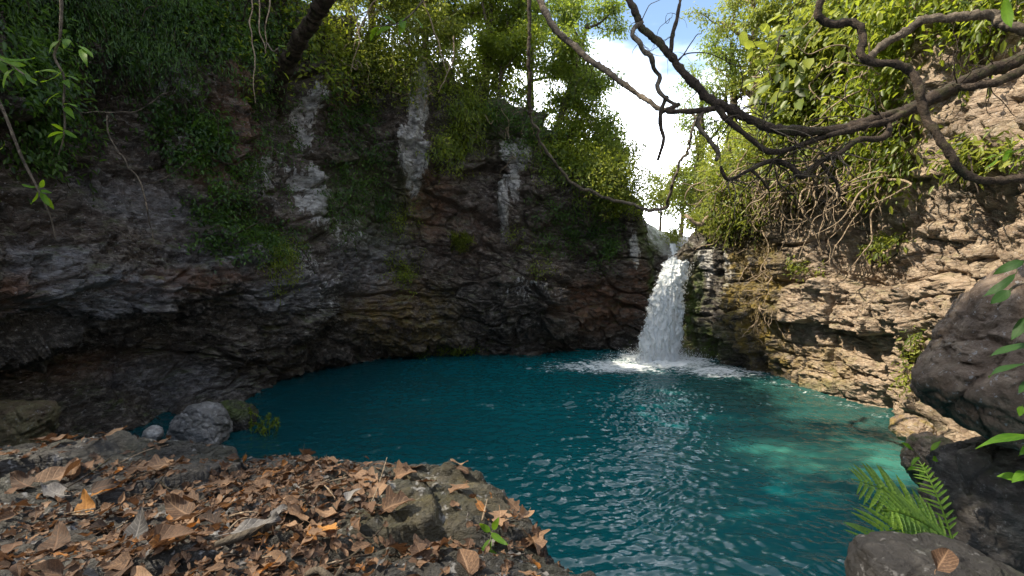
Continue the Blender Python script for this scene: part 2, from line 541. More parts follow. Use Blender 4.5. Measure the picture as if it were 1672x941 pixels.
for (x, y, top, offs, back), nn in zip(ST, outn):
    zs = Z0 + [3.3 + (top - 3.3) * f for f in (.25, .5, .75, 1.0)]
    zs = [min(z, top - 0.02 * (10 - i)) if top < 4.5 else z for i, z in enumerate(zs)]
    r = [(x + nn[0] * o, y + nn[1] * o, z) for o, z in zip(offs, zs)]
    r += [(x + nn[0] * (offs[-1] - b), y + nn[1] * (offs[-1] - b), top + dz) for b, dz in back]
    rows.append(r)
CTRL = np.array(rows)                                   # stations x 14 x 3
# sample stations densest where the camera sees them large
us = np.linspace(0, len(ST) - 1, 4001)
pl = catmull(plan, us)
den = np.linalg.norm(np.gradient(pl, axis=0), axis=1) / np.maximum(np.hypot(pl[:, 0], pl[:, 1]), 4) * np.where(pl[:, 1] < 3, 0.25, 1.0)
cum = np.concatenate([[0], np.cumsum(den)]); cum = cum[:-1] / cum[-2]
NU, NV = 1900, 470
u_s = np.interp(np.linspace(0, 1, NU), cum, us)
v_s = np.concatenate([np.linspace(0, 1, 20, endpoint=False), np.linspace(1, 9, NV - 75, endpoint=False), np.linspace(9, 13, 55)])
Gc = catmull(CTRL, u_s)                                  # NU x 14 x 3
G = np.swapaxes(catmull(np.swapaxes(Gc, 0, 1), v_s), 0, 1)
du = np.gradient(G, axis=0); dv = np.gradient(G, axis=1)
nrm0 = unit(np.cross(dv, du))
nrm0 = np.where((nrm0 * np.stack([catmull(outn, u_s)[:, 0], catmull(outn, u_s)[:, 1], np.full(NU, .6)], 1)[:, None, :]).sum(-1, keepdims=True) < 0, -nrm0, nrm0)
P0 = G.reshape(-1, 3); N0 = nrm0.reshape(-1, 3)
px0, py0 = pix(P0)
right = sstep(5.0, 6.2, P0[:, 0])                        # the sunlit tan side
vv = np.tile(v_s, NU)
flatw = 1 - sstep(9.0, 10.0, vv)                        # the ground behind the lip is softer
warp = np.stack([fbm(P0 * .55, 3, seed=1), fbm(P0 * .55, 3, seed=2), fbm(P0 * .55, 3, seed=3)], 1)
dip = P0[:, 2] * (1 - .30 * right) + 0.10 * P0[:, 0] + 0.02 * P0[:, 1]
Q = np.stack([P0[:, 0], P0[:, 1], dip], 1) + warp * np.array([.28, .28, .12])
d = (0.55 - .25 * right) * fbm(P0 * .42, 3, seed=4)
low = 1 - sstep(3.2, 5.2, P0[:, 2])
arc = np.concatenate([[0], np.cumsum(np.linalg.norm(np.diff(catmull(plan, u_s), axis=0), axis=1))])
arcv = np.repeat(arc, NV)
def courses(h, L, seed, wob):
    """Bedded rock: courses of height h broken into blocks of length about L. Returns block numbers and the joint mask."""
    z = dip + wob * fbm(P0 * np.array([.55, .55, .9]), 3, seed=seed)
    k = np.floor(z / h)
    fz = z / h - k
    kr = _rnd[(k.astype(np.int64) * 131 + seed * 17) & 4095]
    x = arcv + wob * 1.2 * fbm(P0 * .9, 3, seed=seed + 1) + kr[:, 0] * 7
    l = L * (.6 + .8 * kr[:, 1])
    m = np.floor(x / l)
    fx = x / l - m
    r = _rnd[_hash(k.astype(np.int64), m.astype(np.int64), np.full(len(k), seed, np.int64))]
    ez = np.minimum(fz, 1 - fz) * h; ex = np.minimum(fx, 1 - fx) * l
    return r, kr, fz, np.minimum(ez, ex * (1 + 1.5 * r[:, 3])), ez
bedded = np.clip(right + low * (1 - sstep(-3, 1, P0[:, 0])) * .8, 0, 1)
r, kr, fz, e, ez = courses(.72, 1.9, 61, .30)
d += bedded * ((r[:, 0] - .5) * (.34 + .10 * right) + (kr[:, 2] - .5) * (.30 - .17 * right) + (fz - .5) * (.10 - .06 * right)) * sstep(0, .06, e) - bedded * .20 * (1 - sstep(0, .05, e))
r, kr, fz, e, ez = courses(.25, .75, 64, .16)
d += bedded * ((r[:, 0] - .5) * .12 + (kr[:, 2] - .5) * (.10 - .06 * right)) * sstep(0, .04, e) - bedded * .07 * (1 - sstep(0, .035, e)) * (r[:, 2] > .3)
r, kr, fz, e, ez = courses(.095, .5, 67, .08)
d += bedded * (1 - .7 * right) * (kr[:, 2] - .5) * .035
xj = (arcv + .30 * fbm(P0 * .7, 3, seed=81)) / 1.35       # upright joints split the sunlit wall into buttresses
kj = np.floor(xj); ej = np.minimum(xj - kj, 1 - xj + kj) * 1.35
rj = _rnd[(kj.astype(np.int64) * 271 + 9) & 4095]
d += right * ((rj[:, 0] - .5) * .50 * sstep(0, .12, ej) - .24 * (1 - sstep(0, .09, ej)))
d += .32 * fbm(P0 * np.array([2.2, 2.2, .3]), 3, seed=83) * right * np.exp(-((px0 - 1205) / 75) ** 2)
lumpy = 1 - .85 * bedded
f1, edge, rn = voro(Q * np.array([.62, .62, 1.3]))
d += lumpy * ((rn[:, 0] - .5) * 0.75 * sstep(0, .12, edge) - 0.30 * (1 - sstep(0, .10, edge)))
f1, edge, rn = voro(Q * np.array([1.7, 1.7, 3.4]) + 7.7)
d += lumpy * ((rn[:, 1] - .5) * 0.26 * sstep(0, .10, edge) - 0.11 * (1 - sstep(0, .10, edge)))
f1, edge, rn = voro(Q * np.array([4.6, 4.6, 8.0]) + 3.1)
d += (1 - .5 * right) * ((rn[:, 2] - .5) * 0.075 - 0.035 * (1 - sstep(0, .14, edge)))
# flowstone ribs hanging down the upper wall
col = fbm(P0 * np.array([1.5, 1.5, .22]), 3, seed=9)
d += 0.34 * col * sstep(3.5, 5, P0[:, 2]) * (1 - right * .4)
d += 0.09 * fbm(P0 * np.array([2.6, 2.6, 3.4]), 5, 0.55, seed=11) + 0.022 * ridged(P0 * np.array([7, 7, 9]), 3, seed=12)
calm = np.exp(-((P0[:, 0] - 5.3) ** 2 + (P0[:, 1] - 17.8) ** 2) / 0.9)  # keep the spillway clear
d *= (0.25 + 0.75 * flatw) * (1 - 0.6 * calm)
CP_ = P0 + N0 * d[:, None]

def blob(cx, cy, rx, ry, rot=0.0, power=2.0):
    a = math.radians(rot)
    x, y = px0 - cx, py0 - cy
    X, Y = (x * math.cos(a) + y * math.sin(a)) / rx, (-x * math.sin(a) + y * math.cos(a)) / ry
    return np.exp(-np.power(X * X + Y * Y, power / 1.0))
def blobs(lst, wob=0.0):
    m = np.zeros(len(P0))
    for b in lst:
        m = np.maximum(m, b[0] * blob(*b[1:]))
    return np.where(P0[:, 1] > 2, m, 0)
front = P0[:, 1] > 2
A_pale = blobs([(1, 682, 170, 20, 45), (1, 675, 245, 28, 55), (.7, 672, 290, 16, 40), (1, 845, 252, 24, 32), (1, 825, 335, 12, 52), (.9, 842, 300, 10, 30), (.8, 500, 190, 20, 60),
                (.9, 505, 320, 32, 60), (.6, 440, 280, 40, 50, 20), (.6, 275, 150, 50, 45, 30), (.8, 1035, 405, 9, 34), (.5, 300, 250, 60, 30, 30), (.45, 560, 370, 60, 50),
                (.7, 1150, 430, 16, 40), (.7, 1192, 445, 12, 36), (.4, 1140, 400, 20, 14), (.55, 480, 430, 60, 40), (.4, 860, 470, 50, 30), (.45, 540, 480, 50, 40)])
A_brown = np.maximum(blobs([(.9, 700, 330, 42, 70), (.8, 390, 190, 50, 110, -15), (.8, 350, 260, 60, 70, -20), (1, 985, 500, 75, 48), (.9, 1040, 470, 26, 50), (.8, 310, 458, 170, 22, -4),
                (1, 20, 490, 60, 42), (.6, 560, 120, 50, 80), (.6, 110, 600, 110, 20, -5), (.5, 640, 480, 60, 60), (.4, 760, 380, 60, 60)]), .14 * front * (1 - right) * (py0 < 470))
A_slate = blobs([(1, 140, 490, 130, 42, -8), (.9, 60, 430, 70, 40, -5), (.8, 480, 480, 90, 36), (.7, 380, 420, 120, 36), (.6, 290, 620, 120, 30, 5), (.6, 600, 430, 70, 60), (.5, 230, 330, 120, 40, 20)])
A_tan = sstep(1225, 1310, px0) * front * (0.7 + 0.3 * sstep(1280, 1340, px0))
A_ochre = blobs([(1, 1250, 500, 40, 130), (.9, 1215, 470, 34, 90), (.8, 1265, 580, 26, 45), (.6, 1120, 500, 10, 90), (.5, 1330, 600, 60, 40), (.5, 660, 520, 90, 60)])
A_moss = blobs([(.9, 1066, 385, 26, 34), (1, 1150, 570, 20, 40), (1, 1122, 520, 12, 80), (.9, 1062, 480, 8, 90), (.8, 1065, 560, 8, 40), (.8, 1135, 480, 9, 60), (.5, 1180, 560, 30, 30), (.7, 1480, 690, 40, 14), (.5, 780, 200, 60, 60),
                (.5, 1330, 632, 60, 10), (.4, 600, 330, 100, 80)])
CP_ = CP_ + N0 * (A_pale * (1 - right) * (.10 + .16 * ridged(P0 * np.array([2.6, 2.6, .9]), 3, seed=71) + .05 * fbm(P0 * np.array([6, 6, 5]), 3, seed=72)))[:, None]
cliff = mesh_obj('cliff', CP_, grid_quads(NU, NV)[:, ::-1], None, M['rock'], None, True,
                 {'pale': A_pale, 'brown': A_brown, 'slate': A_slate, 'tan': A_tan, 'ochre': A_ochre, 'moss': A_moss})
tag(cliff, kind='structure')
GP = CP_.reshape(NU, NV, 3)
NP_ = unit(np.cross(np.gradient(GP, axis=1), np.gradient(GP, axis=0))).reshape(-1, 3)
NP_ = np.where((NP_ * N0).sum(1, keepdims=True) < 0, -NP_, NP_)
CPX, CPY = pix(CP_)

# the country round the gorge, out to the horizon (with the gorge left open)
def ground_sheet():
    r = np.concatenate([np.linspace(26, 60, 18), np.geomspace(64, 900, 24)])
    a = np.linspace(0, 2 * np.pi, 121)
    X = r[:, None] * np.cos(a)[None]; Y = 6 + r[:, None] * np.sin(a)[None]
    p = np.stack([X.ravel(), Y.ravel(), np.zeros(X.size)], 1)
    p[:, 2] = 5.0 + 2.0 * fbm(p * .03, 4, seed=21) - 1.5 * np.exp(-((p[:, 0] - 8) / 6) ** 2) * (p[:, 1] > 0)
    return p, grid_quads(len(r), len(a))
gp, gq = ground_sheet()
N_ = Nodes('forest_floor')
gc = N_.mix(N_.noise(N_.coord(), 0.8, 8, 0.65), (0.02, 0.03, 0.012), (0.09, 0.085, 0.04))
M['soil'] = N_.done(N_.principled(gc, 0.9, 0.2, N_.bump(N_.noise(N_.coord(), 6, 6), 0.7, 0.1)))
ground = mesh_obj('ground', gp, gq, None, M['soil'], None, True)
tag(ground, kind='structure')

# ------------------------------------------------------------------ the pool
FALL = np.array([4.95, 16.75])                          # where the fall strikes the water
def water_sheet():
    ys = np.concatenate([np.linspace(-4, 1.5, 40, endpoint=False), np.linspace(1.5, 9, 460, endpoint=False), np.linspace(9, 20, 400)])
    xs = np.linspace(-8.5, 9.0, 800)
    X, Y = np.meshgrid(xs, ys, indexing='ij')
    p = np.stack([X.ravel(), Y.ravel(), np.zeros(X.size)], 1)
    df = np.hypot(p[:, 0] - FALL[0], p[:, 1] - FALL[1])
    ph = np.zeros(len(p))
    rr = np.random.default_rng(31)
    wx = p[:, 0] + 0.35 * fbm(p * .5, 2, seed=31); wy = p[:, 1] + 0.35 * fbm(p * .5, 2, seed=32)
    ang = np.arctan2(wx - FALL[0], FALL[1] - wy)
    for k in range(30):                                 # short waves running out from the fall
        lam = rr.uniform(.11, .5)
        th = rr.normal(0, .55)
        dx, dy = math.sin(th), -math.cos(th)
        ph += lam * 0.0076 * np.sin((wx * dx + wy * dy) * 2 * np.pi / lam + rr.uniform(0, 6.28))
    for k in range(18):                                 # and finer ripples on their backs
        lam = rr.uniform(.07, .16)
        th = rr.normal(0, .8)
        ph += lam * 0.0090 * np.sin((wx * math.sin(th) - wy * math.cos(th)) * 2 * np.pi / lam + rr.uniform(0, 6.28))
    rings = 0.012 * np.sin(df * 2 * np.pi / .55 + 2 * fbm(p * .8, 2, seed=35)) * np.exp(-df / 6)
    chop = fbm(np.stack([p[:, 0] * 2.4, p[:, 1] * 5.6, p[:, 2]], 1), 4, .55, seed=33)
    amp = 0.55 + 0.6 * sstep(-.4, .5, fbm(p * .35, 2, seed=34))
    amp *= 0.55 + 0.45 * sstep(-5.5, 0.0, p[:, 0])
    p[:, 2] = amp * (ph * 1.25 + rings * .7 + 0.010 * chop) + np.exp(-df / .9) * 0.12 * fbm(p * 2.4, 4, .6, seed=36) + 0.06 * np.exp(-(df / .7) ** 2)
    foam = np.exp(-np.power(df / 1.7, 2.0)) * 1.15
    foam = np.maximum(foam, .85 * np.exp(-(((p[:, 0] - 3.3) / 2.4) ** 2 + ((p[:, 1] - 15.7) / 1.3) ** 2)))
    foam = np.maximum(foam, .85 * np.exp(-(((p[:, 0] - 6.1) / 1.6) ** 2 + ((p[:, 1] - 15.1) / 1.3) ** 2)))
    edge_x = np.interp(p[:, 1], [9.5, 10.7, 12.3, 14.0, 15.8], [8.0, 8.0, 7.6, 7.25, 6.85])
    foam = np.maximum(foam, .34 * np.exp(-((p[:, 0] - edge_x + .25) / .35) ** 2) * (p[:, 1] > 9.5) * (p[:, 1] < 17))
    sun_patch = np.exp(-(((p[:, 0] - 5.2) / 1.3) ** 2 + ((p[:, 1] - 8.4) / .8) ** 2))  # where a patch of sun is painted into the water colour
    side = sstep(3.0, 7.5, p[:, 0] + .15 * (p[:, 1] - 9)) * (1 - .6 * sstep(12, 16, p[:, 1]))
    darker = 1 - sstep(-5.0, 1.2, p[:, 0] + .5 * fbm(p * .4, 2, seed=38))  # shade along the left cliff, painted in as darker water
    return p, grid_quads(len(xs), len(ys)), foam, sun_patch, side, darker
wp, wq, wfoam, wsun_patch, wside, wshade = water_sheet()
N_ = Nodes('pool_water')
v = N_.coord()
depthn = N_.noise(v, 0.35, 4, 0.6)
teal = N_.mix(N_.attr('darker'), N_.mix(depthn, (0.002, 0.062, 0.075), (0.003, 0.102, 0.112)), N_.mix(depthn, (0.001, 0.027, 0.036), (0.002, 0.052, 0.064)))
teal = N_.mix(N_.math('MULTIPLY', N_.attr('side'), 0.8), teal, N_.mix(N_.noise(v, 1.2, 5, .6), (0.010, 0.048, 0.046), (0.040, 0.085, 0.064)))
teal = N_.mix(N_.math('MULTIPLY', N_.attr('sun_patch'), N_.ramp(N_.noise(v, 1.6, 5, .6), (.3, .35), (.6, .95))), teal, (0.06, 0.25, 0.19))  # glow of the sun patch painted as paler turquoise
fn = N_.noise(N_.coord((1.0, 2.3, 1.0)), 2.6, 9, 0.72, 1.6)
foamf = N_.math('ADD', N_.math('MULTIPLY', N_.attr('foam'), 1.05), N_.math('MULTIPLY', N_.math('SUBTRACT', fn, 0.5), 2.6))
foamf = N_.ramp(foamf, (0.48, 0.0), (0.88, 1.0))
col_ = N_.mix(foamf, teal, (0.82, 0.86, 0.88))
nb = N_.bump(N_.noise(N_.coord((1.0, 1.6, 1.0)), 9, 4, 0.6, 0.6), 0.10, 0.03)
M['water'] = N_.done(N_.principled(col_, N_.math('ADD', N_.math('MULTIPLY', foamf, 0.5), 0.035), 0.55, nb, IOR=1.333))
water = mesh_obj('pool_water', wp, wq, None, M['water'], None, True, {'foam': wfoam, 'sun_patch': wsun_patch, 'side': wside, 'darker': wshade})
tag(water, kind='structure')

# ------------------------------------------------------------------ boulders
import bmesh
def ico(sub):
    bm = bmesh.new()
    bmesh.ops.create_icosphere(bm, subdivisions=sub, radius=1.0)
    bm.verts.ensure_lookup_table()
    v = np.array([x.co[:] for x in bm.verts]); f = np.array([[l.index for l in x.verts] for x in bm.faces])
    bm.free()
    return v, f
ICO6 = ico(6); ICO5 = ico(5)

def boulder(name, label, outline, Y, depth, mat, seed, rough=1.0, cat='boulder', ico_=ICO6, attrs=None, group=None, shrink=.96):
    """A stone whose silhouette from the pool side follows the traced outline, with its own depth in metres."""
    v, f = ico_
    pts = np.array([at(x, y, Y) for x, y in outline])
    c = pts.mean(0)
    o2 = (pts[:, [0, 2]] - c[[0, 2]]) * shrink
    ang = np.arctan2(o2[:, 1], o2[:, 0]); r = np.hypot(o2[:, 0], o2[:, 1])
    s = np.argsort(ang); ang, r = ang[s], r[s]
    ang = np.concatenate([ang[-1:] - 2 * np.pi, ang, ang[:1] + 2 * np.pi]); r = np.concatenate([r[-1:], r, r[:1]])
    th = np.arctan2(v[:, 2], v[:, 0])
    cs = np.hypot(v[:, 0], v[:, 2])
    rr = np.interp(th, ang, r)
    mean = r.mean()
    blend = sstep(0.15, 0.6, cs)
    rr = mean * .85 * (1 - blend) + rr * blend
    k = 0.75                                              # squarer than an ellipsoid
    p = np.stack([np.cos(th) * rr * cs ** k, np.sign(v[:, 1]) * np.abs(v[:, 1]) ** k * depth, np.sin(th) * rr * cs ** k], 1)
    nn = unit(p / np.array([mean, depth, mean]) ** 2)
    P = p / mean + seed * 3.7
    d = 0.10 * fbm(P * 1.3, 4, seed=seed)
    f1, e, rn = voro((P + .25 * np.stack([fbm(P * 1.5, 2, seed=5), fbm(P * 1.5, 2, seed=6), fbm(P * 1.5, 2, seed=7)], 1)) * np.array([1.4, 1.4, 2.0]))
    d += (rn[:, 0] - .5) * .13 - .05 * (1 - sstep(0, .12, e))
    f1, e, rn = voro(P * np.array([4, 4, 6.5]) + fbm(P * 2, 2)[:, None] * .4)
    d += (rn[:, 0] - .5) * .04 - .015 * (1 - sstep(0, .12, e))
    d += 0.025 * fbm(P * 7, 4, .6, seed=seed + 1)
    p = p + nn * (d * mean * rough)[:, None]
    o = mesh_obj(name, p, None, f, mat, None, True, attrs and {k_: g(p / mean, nn) for k_, g in attrs.items()})
    o.location = c
    return tag(o, label, cat, group)

boulder('boulder', 'huge brown rounded boulder overhanging the pool at its near right bank',
        [(1697, 400), (1650, 440), (1606, 490), (1584, 520), (1568, 552), (1544, 588), (1522, 618), (1514, 646), (1526, 694), (1556, 724), (1620, 740), (1715, 752), (1815, 737), (1875, 650), (1885, 520), (1835, 430), (1765, 380)], 4.7, 0.7, M['boulder'], 1, .8, shrink=.85,
        attrs={'moss': lambda p, n: .35 * np.exp(-((p[:, 0] - .1) ** 2 + (p[:, 2] - .35) ** 2) / .06)})
boulder('boulder', 'near black rock pillar carrying the huge brown boulder',
        [(1550, 722), (1546, 770), (1534, 830), (1520, 890), (1500, 960), (1490, 1060), (1600, 1120), (1800, 1080), (1880, 900), (1870, 735), (1700, 715)], 5.0, 0.5, M['black'], 2, .8, shrink=.9)
boulder('boulder', 'low dark flat topped rock with one dead leaf in the near right corner',
        [(1396, 915), (1408, 893), (1440, 884), (1500, 884), (1560, 893), (1640, 920), (1720, 960), (1740, 1080), (1560, 1130), (1420, 1080), (1394, 980)], 2.1, .26, M['shaded_rock'], 3, .7, shrink=.88)
boulder('boulder', 'pale grey lumpy boulder at the water edge behind the leafy ledge',
        [(285, 705), (288, 684), (303, 670), (328, 660), (350, 664), (363, 682), (372, 722), (350, 745), (310, 745), (284, 730)], 9.0, .42, M['stone'], 4, 1.0)
boulder('boulder', 'dark mossy rock half sunk in the pool beside the pale grey boulder',
        [(350, 684), (356, 665), (380, 656), (402, 660), (412, 674), (414, 700), (380, 712), (352, 706)], 9.9, .4, M['ledge'], 5, 1.0, attrs={'moss': lambda p, n: .7 * sstep(-.2, .6, p[:, 2])})
boulder('boulder', 'blunt olive grey slab of rock under the left cliff at the picture edge',
        [(-60, 700), (-40, 668), (20, 660), (66, 660), (76, 672), (70, 712), (40, 760), (-40, 760)], 7.6, .5, M['boulder'], 6, .8, attrs={'moss': lambda p, n: .4 + 0 * p[:, 0]})
boulder('boulder', 'small whitish stone showing over the rim of the ledge',
        [(236, 706), (240, 699), (250, 696), (262, 700), (264, 712), (250, 722), (238, 716)], 8.8, .14, M['stone'], 7, .8, ico_=ICO5, attrs={'pale': lambda p, n: 1 + 0 * p[:, 0]})
boulder('boulder', 'sunlit tan mossy rock at the waterline below the huge boulder',
        [(1503, 735), (1512, 716), (1532, 708), (1552, 718), (1560, 780), (1556, 830), (1530, 826), (1514, 790)], 6.0, .4, M['boulder'], 8, 1.0,
        attrs={'tan': lambda p, n: 1 + 0 * p[:, 0], 'moss': lambda p, n: .7 * (gnoise(p * 2 + 3) > .1)})
boulder('boulder', 'small lichen spotted rock at the foot of the sunlit cliff',
        [(1462, 704), (1470, 688), (1490, 680), (1508, 686), (1516, 706), (1500, 722), (1474, 718)], 8.6, .35, M['boulder'], 9, 1.0,
        attrs={'tan': lambda p, n: .8 + 0 * p[:, 0], 'ochre': lambda p, n: .8 * (gnoise(p * 2) > .0)})

# ------------------------------------------------------------------ the near ledge under the camera
def on_z(px, py, z):
    a = at(px, py, 1.0) - EYE
    t = (z - EYE[2]) / a[2]
    return (EYE + a * t)[:2]
TOPZ = 2.46
LE = [on_z(x, y, TOPZ) for x, y in [(-160, 722), (0, 722), (120, 712), (200, 709), (290, 708), (368, 712), (378, 728), (402, 737), (480, 741), (560, 752), (620, 752), (690, 750), (750, 768), (782, 790),
                                    (792, 812), (850, 848), (905, 888), (950, 932), (985, 975)]]
LE = [(-6.6, 1.0), (-4.6, 1.5), (-3.2, 2.0)] + [tuple(np.array(p) + off) for p, off in zip(LE, [(0, .0)] * 5 + [(0, .03)] * 3 + [(.02, .06)] * 4 + [(.05, .06)] * 3 + [(.055, .04)] * 4)] + [(.44, .85), (.68, .2), (.9, -.6), (1.3, -1.6), (1.3, -2.4), (-6.6, -2.4)]
LE = np.array(LE)
def poly_sd(x, y):
    """Signed distance to the ledge outline, positive outside."""
    p = np.stack([x, y], -1)
    best = np.full(x.shape, 1e9); ins = np.zeros(x.shape, bool)
    for a, b in zip(LE, np.roll(LE, -1, 0)):
        ab = b - a
        t = np.clip(((p - a) @ ab) / (ab @ ab), 0, 1)
        best = np.minimum(best, np.linalg.norm(p - a - t[..., None] * ab, axis=-1))
        c = ((a[1] > y) != (b[1] > y)) & (x < (b[0] - a[0]) * (y - a[1]) / (b[1] - a[1] + 1e-12) + a[0])
        ins ^= c
    return np.where(ins, -best, best)
def ledge_h(x, y):
    x = np.asarray(x, float); y = np.asarray(y, float)
    n = x.size
    xf, yf = x.ravel(), y.ravel()
    # slabs run from near left to far right
    a = math.radians(24)
    s = xf * math.cos(a) + yf * math.sin(a); t = -xf * math.sin(a) + yf * math.cos(a)
    P = np.stack([s, t, np.zeros(n)], 1)
    Wp = P + np.stack([fbm(P * 2, 2, seed=41), fbm(P * 2, 2, seed=42), np.zeros(n)], 1) * np.array([.16, .07, 0])
    z = np.full(n, TOPZ) + 0.035 * fbm(P * 1.3, 2, seed=43)
    f1, e, r = voro(Wp * np.array([1.7, 5.0, 1]) + 4.3)
    z += (r[:, 0] - .5) * .065 * sstep(0, .08, e) - .018 * (1 - sstep(0, .06, e)) + (r[:, 1] - .5) * .05 * np.clip(f1, 0, 1)
    f1, e, r = voro(Wp * np.array([5, 13, 1]) + 9.1)
    z += (r[:, 0] - .5) * .022 - .010 * (1 - sstep(0, .14, e))
    z += 0.013 * fbm(P * np.array([7, 16, 1]), 5, .65, seed=45) + .006 * ridged(P * np.array([14, 26, 1]), 3, seed=48)
    sd = poly_sd(xf, yf) + 0.05 * fbm(P * 2.6, 3, seed=46)
    z -= 0.05 * np.exp(-np.abs(np.minimum(sd, 0)) / .07) + np.where(sd > 0, sd * 3.6 + .08 * fbm(P * 4, 3, seed=47), 0)
    hump = np.exp(-(((xf + .20) / .17) ** 2 + ((yf - 1.62) / .17) ** 2))
    z += .02 * hump + .04 * np.exp(-(((xf + .12) / .12) ** 2 + ((yf - 1.25) / .10) ** 2))
    return np.maximum(z, -.6).reshape(x.shape)
gx = np.concatenate([np.linspace(-7, -2.6, 90, endpoint=False), np.linspace(-2.6, 1.0, 420, endpoint=False), np.linspace(1.0, 2.4, 50)])
gy = np.concatenate([np.linspace(-2.6, .7, 80, endpoint=False), np.linspace(.7, 2.6, 300, endpoint=False), np.linspace(2.6, 3.6, 40)])
GX, GY = np.meshgrid(gx, gy, indexing='ij')
LZ = ledge_h(GX, GY)
lp = np.stack([GX.ravel(), GY.ravel(), LZ.ravel()], 1)
lpx, lpy = pix(lp)
mossl = np.maximum(np.exp(-(((lp[:, 0] + .28) / .34) ** 2 + ((lp[:, 1] - 1.65) / .35) ** 2)) * .8, .9 * np.exp(-(((lp[:, 0] + .14) / .08) ** 2 + ((lp[:, 1] - 1.75) / .08) ** 2)))
ledge = mesh_obj('rock_ledge', lp, grid_quads(len(gx), len(gy)), None, M['ledge'], None, True, {'ochre': mossl * .35, 'moss': mossl * .15})
tag(ledge, kind='structure')

# ------------------------------------------------------------------ the waterfall
N_ = Nodes('falling_water')
v = N_.coord()
vs = N_.coord((1, 1, .28))
n1 = N_.noise(vs, 7, 6, .6); n2 = N_.noise(N_.coord((1, 1, .22)), 15, 5, .6)
c = N_.mix(N_.ramp(n2, (.35, 0), (.6, 1.0)), (0.76, 0.82, 0.86), (0.94, 0.96, 0.97))
pr = N_.principled(c, .35, .5, N_.bump(N_.math('ADD', n1, n2), .35, .04))
tl = N_.n('BsdfTranslucent'); N_.put(tl.inputs['Color'], (.80, .86, .9, 1))
sh = N_.mixsh(.4, pr, tl.outputs[0])
tp = N_.n('BsdfTransparent')
al = N_.ramp(N_.math('ADD', N_.math('MULTIPLY', N_.attr('dense'), .75), N_.math('SUBTRACT', N_.noise(N_.coord((1, 1, .45)), 10, 6, .75), .42)), (.08, 0), (.26, 1.0))
M['fall'] = N_.done(N_.mixsh(al, tp.outputs[0], sh))
N_ = Nodes('white_spray')
pr = N_.principled((.85, .88, .9), .3, .5)
tl = N_.n('BsdfTranslucent'); N_.put(tl.inputs['Color'], (.85, .88, .9, 1))
M['spray'] = N_.done(N_.mixsh(.4, pr, tl.outputs[0]))
fl = empty('waterfall', at(1073, 584, 16.7))
tag(fl, 'white waterfall plunging over the notch at the back into the teal pool', 'waterfall')
rowsF = [(1101, 416, 1127, 417, 17.75), (1092, 424, 1127, 424, 17.45), (1081, 442, 1119, 444, 17.25), (1070, 468, 1112, 470, 17.1), (1060, 500, 1110, 502, 16.98), (1051, 535, 1109, 537, 16.86), (1045, 568, 1108, 570, 16.75), (1040, 596, 1110, 598, 16.65)]
def fall_pt(u, t, off):
    """u across 0..1, t down 0..1, off metres towards the viewer's side."""
    r = catmull(rowsF, np.asarray(t) * (len(rowsF) - 1))
    x = r[:, 0] * (1 - u) + r[:, 2] * u; y = r[:, 1] * (1 - u) + r[:, 3] * u
    p = np.array([at(a, b, c_) for a, b, c_ in zip(x, y, r[:, 4])])
    p[:, 1] -= off
    return p
def fall_sheet(name, offs, amp, dens, seed, umin=0, umax=1):
    nu, nt = 70, 190
    U, T = np.meshgrid(np.linspace(umin, umax, nu), np.linspace(0, 1, nt), indexing='ij')
    p = fall_pt(U.ravel(), T.ravel(), offs)
    q = p * np.array([6, 6, 1.0]) + seed
    bulge = 4 * U.ravel() * (1 - U.ravel())
    p[:, 1] -= .22 * bulge + amp * (fbm(q, 4, .6, seed=seed) + .5 * fbm(q * 3.1, 3, .6, seed=seed + 1))
    p[:, 0] += (amp * .5 + .10 * np.abs(2 * U.ravel() - 1) ** 3 * (.4 + T.ravel())) * fbm(q * np.array([1, 1, 2.2]), 4, .65, seed=seed + 2)
    edge_ = np.minimum(U.ravel() - umin, umax - U.ravel()) / (umax - umin)
    dn = dens * sstep(-.06, .22, edge_) * (1 - .28 * T.ravel())
    loc = np.array(fl.location)
    mesh_obj(name, p - loc, grid_quads(nu, nt), None, M['fall'], fl, True, {'dense': dn})
fall_sheet('falling_sheet', 0.0, .06, 1.3, 51)
fall_sheet('falling_veil',   .14, .11, .75, 55, -.07, 1.05)
def droplets(name, pts, rad):
    o = np.array([[1, 0, 0], [-1, 0, 0], [0, 1, 0], [0, -1, 0], [0, 0, 1], [0, 0, -1]], float)
    fc = np.array([[0, 2, 4], [2, 1, 4], [1, 3, 4], [3, 0, 4], [2, 0, 5], [1, 2, 5], [3, 1, 5], [0, 3, 5]])
    p = pts[:, None, :] + o[None] * rad[:, None, None]
    f = fc[None] + (np.arange(len(pts)) * 6)[:, None, None]
    ob = mesh_obj(name, p.reshape(-1, 3) - np.array(fl.location), None, f.reshape(-1, 3), M['spray'], fl, False)
    ob['kind'] = 'stuff'
R_ = np.random.default_rng(61)
n = 3600
T = R_.random(n) ** .75
U = np.where(R_.random(n) < .6, R_.random(n) * 1.1 - .05, np.where(R_.random(n) < .5, -.02, 1.0) + R_.normal(0, .05, n) * (0.4 + T))
p1 = fall_pt(U, T, R_.random(n) * .45)
p1[:, 0] += R_.normal(0, .03, n); p1[:, 2] += R_.normal(0, .08, n)
s1 = R_.uniform(.004, .013, n)
n = 7000
a = R_.random(n) * 6.283; rr = np.abs(R_.normal(0, .5, n))
p2 = np.stack([FALL[0] + rr * np.cos(a) * 1.5, FALL[1] - .05 + rr * np.sin(a) * .9, .04 + np.abs(R_.normal(0, .32, n)) * np.exp(-rr * 1.1)], 1)
s2 = R_.uniform(.004, .014, n)
droplets('spray', np.concatenate([p1, p2]), np.concatenate([s1, s2]))
